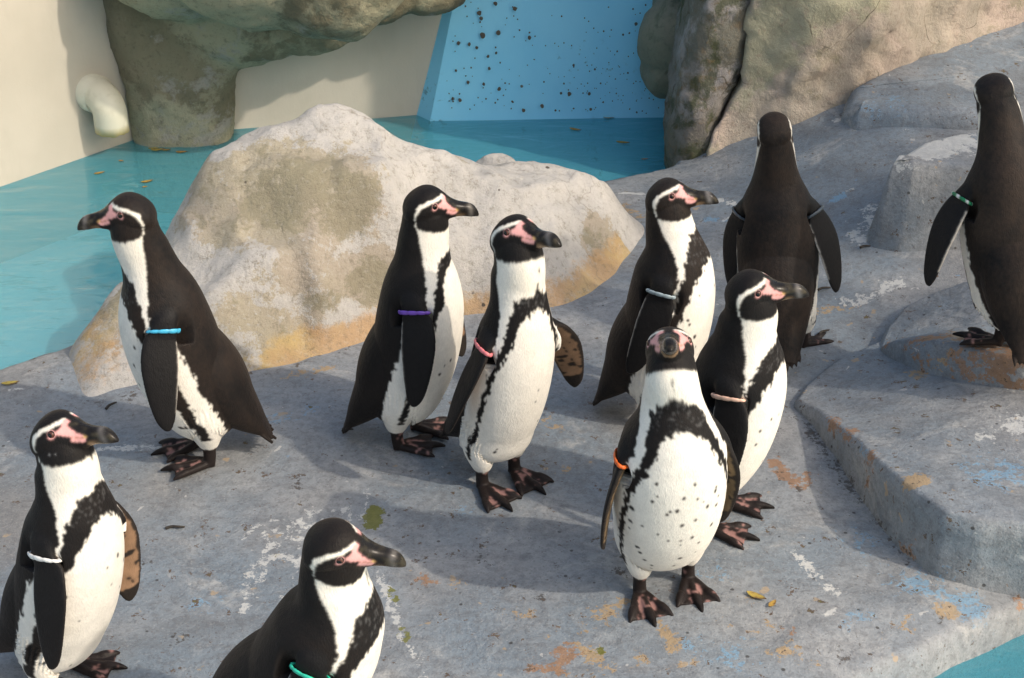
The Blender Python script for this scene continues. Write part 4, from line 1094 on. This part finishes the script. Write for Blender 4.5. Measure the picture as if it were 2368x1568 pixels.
# ================================================================ the penguins
M_FEA = mat_feathers(); M_EYE = mat_eye(); M_BAND = mat_band()
REST, RV, RL = build_rest()
_e = np.empty(len(REST.edges) * 2, np.int32); REST.edges.foreach_get('vertices', _e); REST_EDGES = _e.reshape(-1, 2)
def eye_y(s):
    hx = RV[:, 0] / HX; hz = 0.499 + (RV[:, 2] - HC) / HZ
    m = (np.abs(hx - 0.008) < 0.004) & (np.abs(hz - 0.562) < 0.004) & (np.sign(RV[:, 1]) == s)
    return s * np.abs(RV[m, 1]).mean()
EY = {1: eye_y(1), -1: eye_y(-1)}
def make_penguin(i, P, pat, bands, label):
    b = dict(P)
    W = pose(RV, RL, b)
    # feathers flow over the shoulder: ease the flipper root into the body
    E = REST_EDGES; cnt = np.bincount(E.ravel(), minlength=len(RV)) + 1e-9
    dS = np.minimum(np.linalg.norm(RV - SH, axis=1), np.linalg.norm(RV - SH * np.array([1, -1, 1]), axis=1))
    wS = 0.9 * sstep(0.058, 0.030, dS)
    for it in range(22):
        for k in range(3):
            a = (np.bincount(E[:, 0], W[E[:, 1], k], len(RV)) + np.bincount(E[:, 1], W[E[:, 0], k], len(RV))) / cnt
            W[:, k] += wS * (a - W[:, k])
    loc = np.array([b['x'], b['y'], b['z']])
    me = REST.copy(); me.name = 'penguin'
    me.vertices.foreach_set('co', (W - loc).ravel().astype(np.float32)); me.update()
    col, gl = paint(RV, RL, 100 + i * 37, **pat)
    set_col(me, 'col', col); set_float(me, 'gloss', gl)
    o = add_obj('penguin', me, M_FEA, label=label, category='penguin', group='penguins standing on the concrete island')
    o.location = loc
    for s in (1, -1):
        v, f = uv_sphere(1.0, 20, 14)
        v = v[:, [0, 2, 1]]                                  # poles sideways
        c = head_pt(0.008, 0, 0.562); c[1] = EY[s] - s * 0.0030
        q = v * np.array([0.0062, 0.0056, 0.0062]) + c
        rad = np.hypot(v[:, 0], v[:, 2])
        cc = np.where((rad < 0.52)[:, None], np.array([0.004, 0.004, 0.004]), np.array([0.085, 0.030, 0.018]))
        cc = np.where((rad > 0.93)[:, None], np.array([0.03, 0.015, 0.012]), cc)
        wq = pose(q, np.full(len(q), 1), b) - loc
        em = mesh_from('eye', wq, f); set_col(em, 'col', cc)
        add_obj('eye', em, M_EYE, o)
    for s, cols, blabel in bands:
        code = 2 if s > 0 else 3; na, nb = 40, 10; u0 = 0.034
        A = np.linspace(0, 2 * np.pi, na, endpoint=False); Bq = np.linspace(0, 2 * np.pi, nb, endpoint=False)
        pts = []; cc = []
        for k, a in enumerate(A):
            r1, r2 = 0.0280, 0.0125
            c0 = SH + FL_A * u0 + X_ * (0.001 + r1 * math.cos(a)) + FL_N * (0.004 + r2 * math.sin(a))
            nd = X_ * math.cos(a) * 0.7 + FL_N * math.sin(a); nd /= np.linalg.norm(nd)
            seg = int(k / na * 20)
            gr = 0.82 if (k % 4 == 0) else 1.0
            for bq in Bq:
                pts.append((c0 + nd * 0.0027 * gr * math.cos(bq) + FL_A * 0.0034 * gr * math.sin(bq)) * np.array([1, s, 1]))
                cc.append(np.array(cols[seg % len(cols)]) * (0.75 if gr < 1 else 1))
        wq = pose(np.array(pts), np.full(len(pts), code), b) - loc
        F = [list(f) for f in grid_faces(na, nb, True)] + [[(na - 1) * nb + j, (na - 1) * nb + (j + 1) % nb, (j + 1) % nb, j] for j in range(nb)]
        bm_ = mesh_from('wing_band', wq, F); set_col(bm_, 'col', np.array(cc))
        add_obj('wing_band', bm_, M_BAND, o, label=blabel)
    return o
POSES = {
    1: {'x': -0.566, 'y': 2.442, 'heading': 197.334, 'lean': 10.188, 'stretch': 0.024, 'hyaw': -13.654, 'hpitch': 8.776, 'hroll': 2.41, 'nbend': 3.367, 'scale': 0.949, 'side': -0.939, 'fL': (20.039, 23.328, 0.0), 'fR': (9.0, 0.0, 0.0), 'footL': (-0.009, -0.012, -5.282), 'footR': (0.003, 0.007, 5.205), 'z': -0.0, 'fat': 0.96},
    2: {'x': -0.651, 'y': 1.821, 'heading': -27.897, 'lean': 13.336, 'stretch': -0.003, 'hyaw': 10.893, 'hpitch': 15.996, 'hroll': -4.936, 'nbend': -14.192, 'scale': 0.904, 'side': -2.178, 'fL': (10.072, 16.444, -50.0), 'fR': (13.437, 26.521, 0.0), 'footL': (-0.03, -0.004, 24.628), 'footR': (0.0, 0.0, -8.0), 'z': -0.001, 'fat': 0.87},
    3: {'x': -0.312, 'y': 1.67, 'heading': -13.232, 'lean': 25.447, 'stretch': -0.005, 'hyaw': 9.521, 'hpitch': -4.91, 'hroll': 11.357, 'nbend': -21.801, 'scale': 0.914, 'side': 4.454, 'fL': (9.0, 0.0, 0.0), 'fR': (4.787, 9.72, 0.0), 'footL': (0.0, 0.0, 8.0), 'footR': (0.0, 0.0, -8.0), 'z': -0.003, 'fat': 0.96},
    4: {'x': -0.184, 'y': 2.495, 'heading': -11.054, 'lean': 6.956, 'stretch': 0.006, 'hyaw': 20.577, 'hpitch': 2.837, 'hroll': 1.849, 'nbend': -0.653, 'scale': 0.937, 'side': -0.821, 'fL': (3.062, 23.697, -50.0), 'fR': (14.099, 15.812, 0.0), 'footL': (-0.001, -0.0, 8.039), 'footR': (-0.017, 0.018, 15.845), 'z': -0.001, 'fat': 0.92},
    5: {'x': -0.021, 'y': 2.364, 'heading': -55.686, 'lean': 12.456, 'stretch': 0.017, 'hyaw': 13.492, 'hpitch': 19.899, 'hroll': -6.282, 'nbend': -12.484, 'scale': 0.964, 'side': -0.577, 'fL': (33.161, 8.991, -45.0), 'fR': (21.815, 7.543, -20.0), 'footL': (-0.006, -0.008, 4.089), 'footR': (0.003, 0.009, 2.424), 'z': -0.003, 'fat': 0.78},
    6: {'x': 0.274, 'y': 2.581, 'heading': -21.531, 'lean': 4.867, 'stretch': -0.007, 'hyaw': 15.558, 'hpitch': -1.338, 'hroll': 0.225, 'nbend': -15.098, 'scale': 0.915, 'side': -0.179, 'fL': (9.0, 0.0, -45.0), 'fR': (10.33, -2.67, 0.0), 'footL': (0.0, 0.0, 8.0), 'footR': (0.0, 0.0, -8.0), 'z': -0.002, 'fat': 0.96},
    7: {'x': 0.534, 'y': 2.821, 'heading': 79.568, 'lean': 10.562, 'stretch': 0.02, 'hyaw': 6.991, 'hpitch': 3.172, 'hroll': -2.486, 'nbend': -10.621, 'scale': 0.888, 'side': -6.251, 'fL': (16.136, 10.153, -45.0), 'fR': (21.955, -2.667, -45.0), 'footL': (0.0, 0.0, 8.0), 'footR': (0.037, -0.016, -37.599), 'z': 0.006, 'fat': 0.96},
    8: {'x': 0.93, 'y': 2.574, 'heading': 95.869, 'lean': 11.738, 'stretch': 0.022, 'hyaw': -12.716, 'hpitch': -3.908, 'hroll': -5.464, 'nbend': 13.476, 'scale': 0.915, 'side': -8.323, 'fL': (33.515, 3.095, -25.0), 'fR': (9.0, 0.0, 0.0), 'footL': (0.015, -0.028, 57.455), 'footR': (0.0, 0.0, 30.0), 'z': 0.15, 'fat': 1.0},
    9: {'x': 0.241, 'y': 2.053, 'heading': -77.821, 'lean': 13.915, 'stretch': -0.001, 'hyaw': -15.066, 'hpitch': 35.775, 'hroll': 1.227, 'nbend': -17.502, 'scale': 0.944, 'side': 3.865, 'fL': (9.161, 10.229, -35.0), 'fR': (16.632, 15.644, -25.0), 'footL': (-0.013, 0.004, -2.167), 'footR': (0.007, 0.006, 0.858), 'z': -0.002, 'fat': 0.97},
    10: {'x': 0.34, 'y': 2.249, 'heading': -25.86, 'lean': 9.956, 'stretch': -0.009, 'hyaw': 24.664, 'hpitch': 11.754, 'hroll': -1.26, 'nbend': -5.036, 'scale': 0.929, 'side': 2.853, 'fL': (-3.277, 18.027, -40.0), 'fR': (15.898, 19.095, 0.0), 'footL': (0.013, 0.008, 19.348), 'footR': (0.016, 0.01, 7.988), 'z': -0.001, 'fat': 0.96},
}

POSES[1]['fR'] = (12, 24, -20)
POSES[9]['hpitch'] += 4
POSES[3]['y'] -= 0.030; POSES[3]['x'] -= 0.002
POSES[8]['x'] -= 0.010; POSES[8]['y'] += 0.02; POSES[8]['z'] -= 0.006
POSES[4]['fL'] = (14, 26, -50)
POSES[2]['fL'] = (15, 20, -50)
POSES[6]['fL'] = (16, 18, -50)
PAT = {
    1: dict(z0=0.410, h=0.050, bw=15, spots=9, brown=1.6),
    2: dict(z0=0.410, h=0.042, bw=17, spots=13, brown=0.45, mask_fleck=0.16),
    3: dict(z0=0.405, h=0.044, bw=17, spots=6, brown=0.6),
    4: dict(z0=0.422, h=0.020, bw=9, spots=10, brown=0.4),
    5: dict(z0=0.420, h=0.022, bw=9, spots=5, brown=0.3),
    6: dict(z0=0.412, h=0.060, bw=16, spots=16, brown=1.5),
    7: dict(z0=0.410, h=0.045, bw=13, spots=6, brown=2.2),
    8: dict(z0=0.410, h=0.045, bw=13, spots=6, brown=2.4),
    9: dict(z0=0.424, h=0.042, bw=8, spots=42, brown=0.5, paint_inner=(0.16, 0.11, 0.06)),
    10: dict(z0=0.402, h=0.046, bw=18, spots=14, brown=0.35, paint_inner=(0.16, 0.10, 0.06)),
}
GREY = (0.06, 0.08, 0.10)
BANDS = {
    1: [(1, [(0.06, 0.42, 0.66)], 'sky blue wing band')], 2: [(-1, [(0.80, 0.80, 0.78)], 'white wing band')],
    3: [(-1, [(0.03, 0.52, 0.36)], 'mint green wing band')], 4: [(-1, [(0.16, 0.07, 0.45)], 'purple wing band')],
    5: [(-1, [(0.78, 0.22, 0.24)], 'pink wing band')], 6: [(-1, [(0.30, 0.38, 0.42)], 'pale grey wing band')],
    7: [(1, [GREY], 'dark grey wing band'), (-1, [GREY], 'dark grey wing band')],
    8: [(1, [(0.01, 0.20, 0.08), (0.01, 0.20, 0.08), (0.7, 0.7, 0.66)], 'green and white beaded wing band')],
    9: [(-1, [(0.75, 0.14, 0.02)], 'orange wing band')], 10: [(-1, [(0.72, 0.47, 0.36)], 'peach wing band')],
}
LABELS = {
    1: 'penguin with sky blue wing band looking out over the water, boulder behind it',
    2: 'penguin with white wing band and brown speckled flipper',
    3: 'penguin with mint green wing band, white splashed droppings beside it',
    4: 'penguin with purple wing band in front of the boulder',
    5: 'penguin with pink wing band holding one brown flipper away from its body',
    6: 'penguin with pale grey wing band standing behind the orange banded one',
    7: 'penguin with dark grey bands on both flippers, its back turned',
    8: 'penguin with green and white beaded band, back turned, up on the step',
    9: 'penguin with orange wing band and heavily spotted belly, bill pointing forward',
    10: 'penguin with peach wing band close behind the spotted penguin',
}
for i in range(1, 11):
    make_penguin(i, POSES[i], PAT[i], BANDS[i], LABELS[i])

# ================================================================ small details
M_LEAF = mat_leaf()
def leaf_mesh(L, Wd, curl, seed):
    r = np.random.RandomState(seed); n = 9
    t = np.linspace(0, 1, n); w = Wd * np.sin(np.pi * t ** 0.85) ** 0.8
    V = []; F = []
    for lay in (0, 1):
        for k in range(n):
            for s in (-1, 0, 1):
                V.append(((t[k] - 0.5) * L, s * w[k] * 0.5, curl * (4 * (t[k] - 0.5) ** 2 + 0.6 * abs(s)) * L + (0.0008 if lay else 0)))
    for lay in (0, 1):
        for k in range(n - 1):
            for s in range(2):
                a = lay * n * 3 + k * 3 + s; q = [a, a + 1, a + 4, a + 3]
                F.append(q if lay else q[::-1])
    return mesh_from('leaf', np.array(V), F)
leaf_kinds = [leaf_mesh(0.034, 0.013, 0.04, 1), leaf_mesh(0.042, 0.017, 0.07, 2), leaf_mesh(0.026, 0.012, 0.05, 3)]
for m in leaf_kinds: m.materials.append(M_LEAF)
def leaf(p, rot_, k, label, group, sc=0.85):
    o = bpy.data.objects.new('leaf', leaf_kinds[k % 3]); COL.objects.link(o)
    o.location = p; o.rotation_euler = (0, 0, rot_); o.scale = (sc, sc * 0.9, sc * 0.6); o['label'] = label; o['category'] = 'leaf'
    if group: o['group'] = group
rl = random.Random(5)
wat = [(355, 343), (365, 347), (385, 347), (432, 322), (340, 420), (335, 432), (372, 322), (420, 352), (1185, 261), (1125, 265), (1312, 264), (1350, 265), (1490, 368), (1330, 300), (280, 372), (230, 400), (1440, 330), (1060, 274), (1240, 268), (1410, 272)]
for k, (a, b) in enumerate(wat):
    p = atz(a, b, WATER_Z + 0.0015); leaf(p, rl.uniform(-0.5, 0.5), k, 'dead yellow brown leaf floating on the pool water', 'leaves floating on the pool', rl.uniform(0.55, 0.95))
p = hit(1748, 1383); leaf(p + Z_ * 0.004, -0.6, 1, 'brown dry leaf on concrete, the slimmer of two beside the spotted penguin', None)
p = hit(1785, 1400); leaf(p + Z_ * 0.004, 0.9, 2, 'ochre dry leaf on concrete, the rounder of two beside the spotted penguin', None)
p = hit(25, 890); leaf(p + Z_ * 0.004, 0.25, 1, 'orange brown dry leaf on concrete near the water edge', None)
M_TWIG = mat_flat('dark_twig', (0.03, 0.025, 0.02), 0.8)
def twig(px, py, ang, L, label, group='twig bits scattered on the concrete'):
    p = hit(px, py); K = np.array([(-L / 2, 0, .003), (-L / 6, L * .06, .005), (L / 5, -L * .04, .006), (L / 2, L * .05, .003)])
    S = catmull(K, 14); tg = np.gradient(S, axis=0); tg /= np.linalg.norm(tg, axis=1)[:, None]
    sd_ = np.cross(tg, np.tile(Z_, (14, 1)))
    v, f = loft(S, sd_, np.cross(sd_, tg), np.linspace(.003, .0016, 14), np.linspace(.003, .0016, 14), 8)
    o = add_obj('twig', mesh_from('twig', v, f), M_TWIG, label=label, category='twig', group=group)
    o.location = p + Z_ * 0.001; o.rotation_euler = (0, 0, ang)
for a, b, an, L in [(405, 1225, 0.1, .032), (258, 942, 1.0, .028), (805, 1000, 0.4, .02), (1905, 672, 0.3, .03), (2000, 575, 0.2, .025), (1905, 772, 0.6, .03), (1815, 555, 1.2, .018), (2110, 1170, 0.8, .03)]:
    twig(a, b, an, L, 'small dark twig bit lying on the grey concrete')
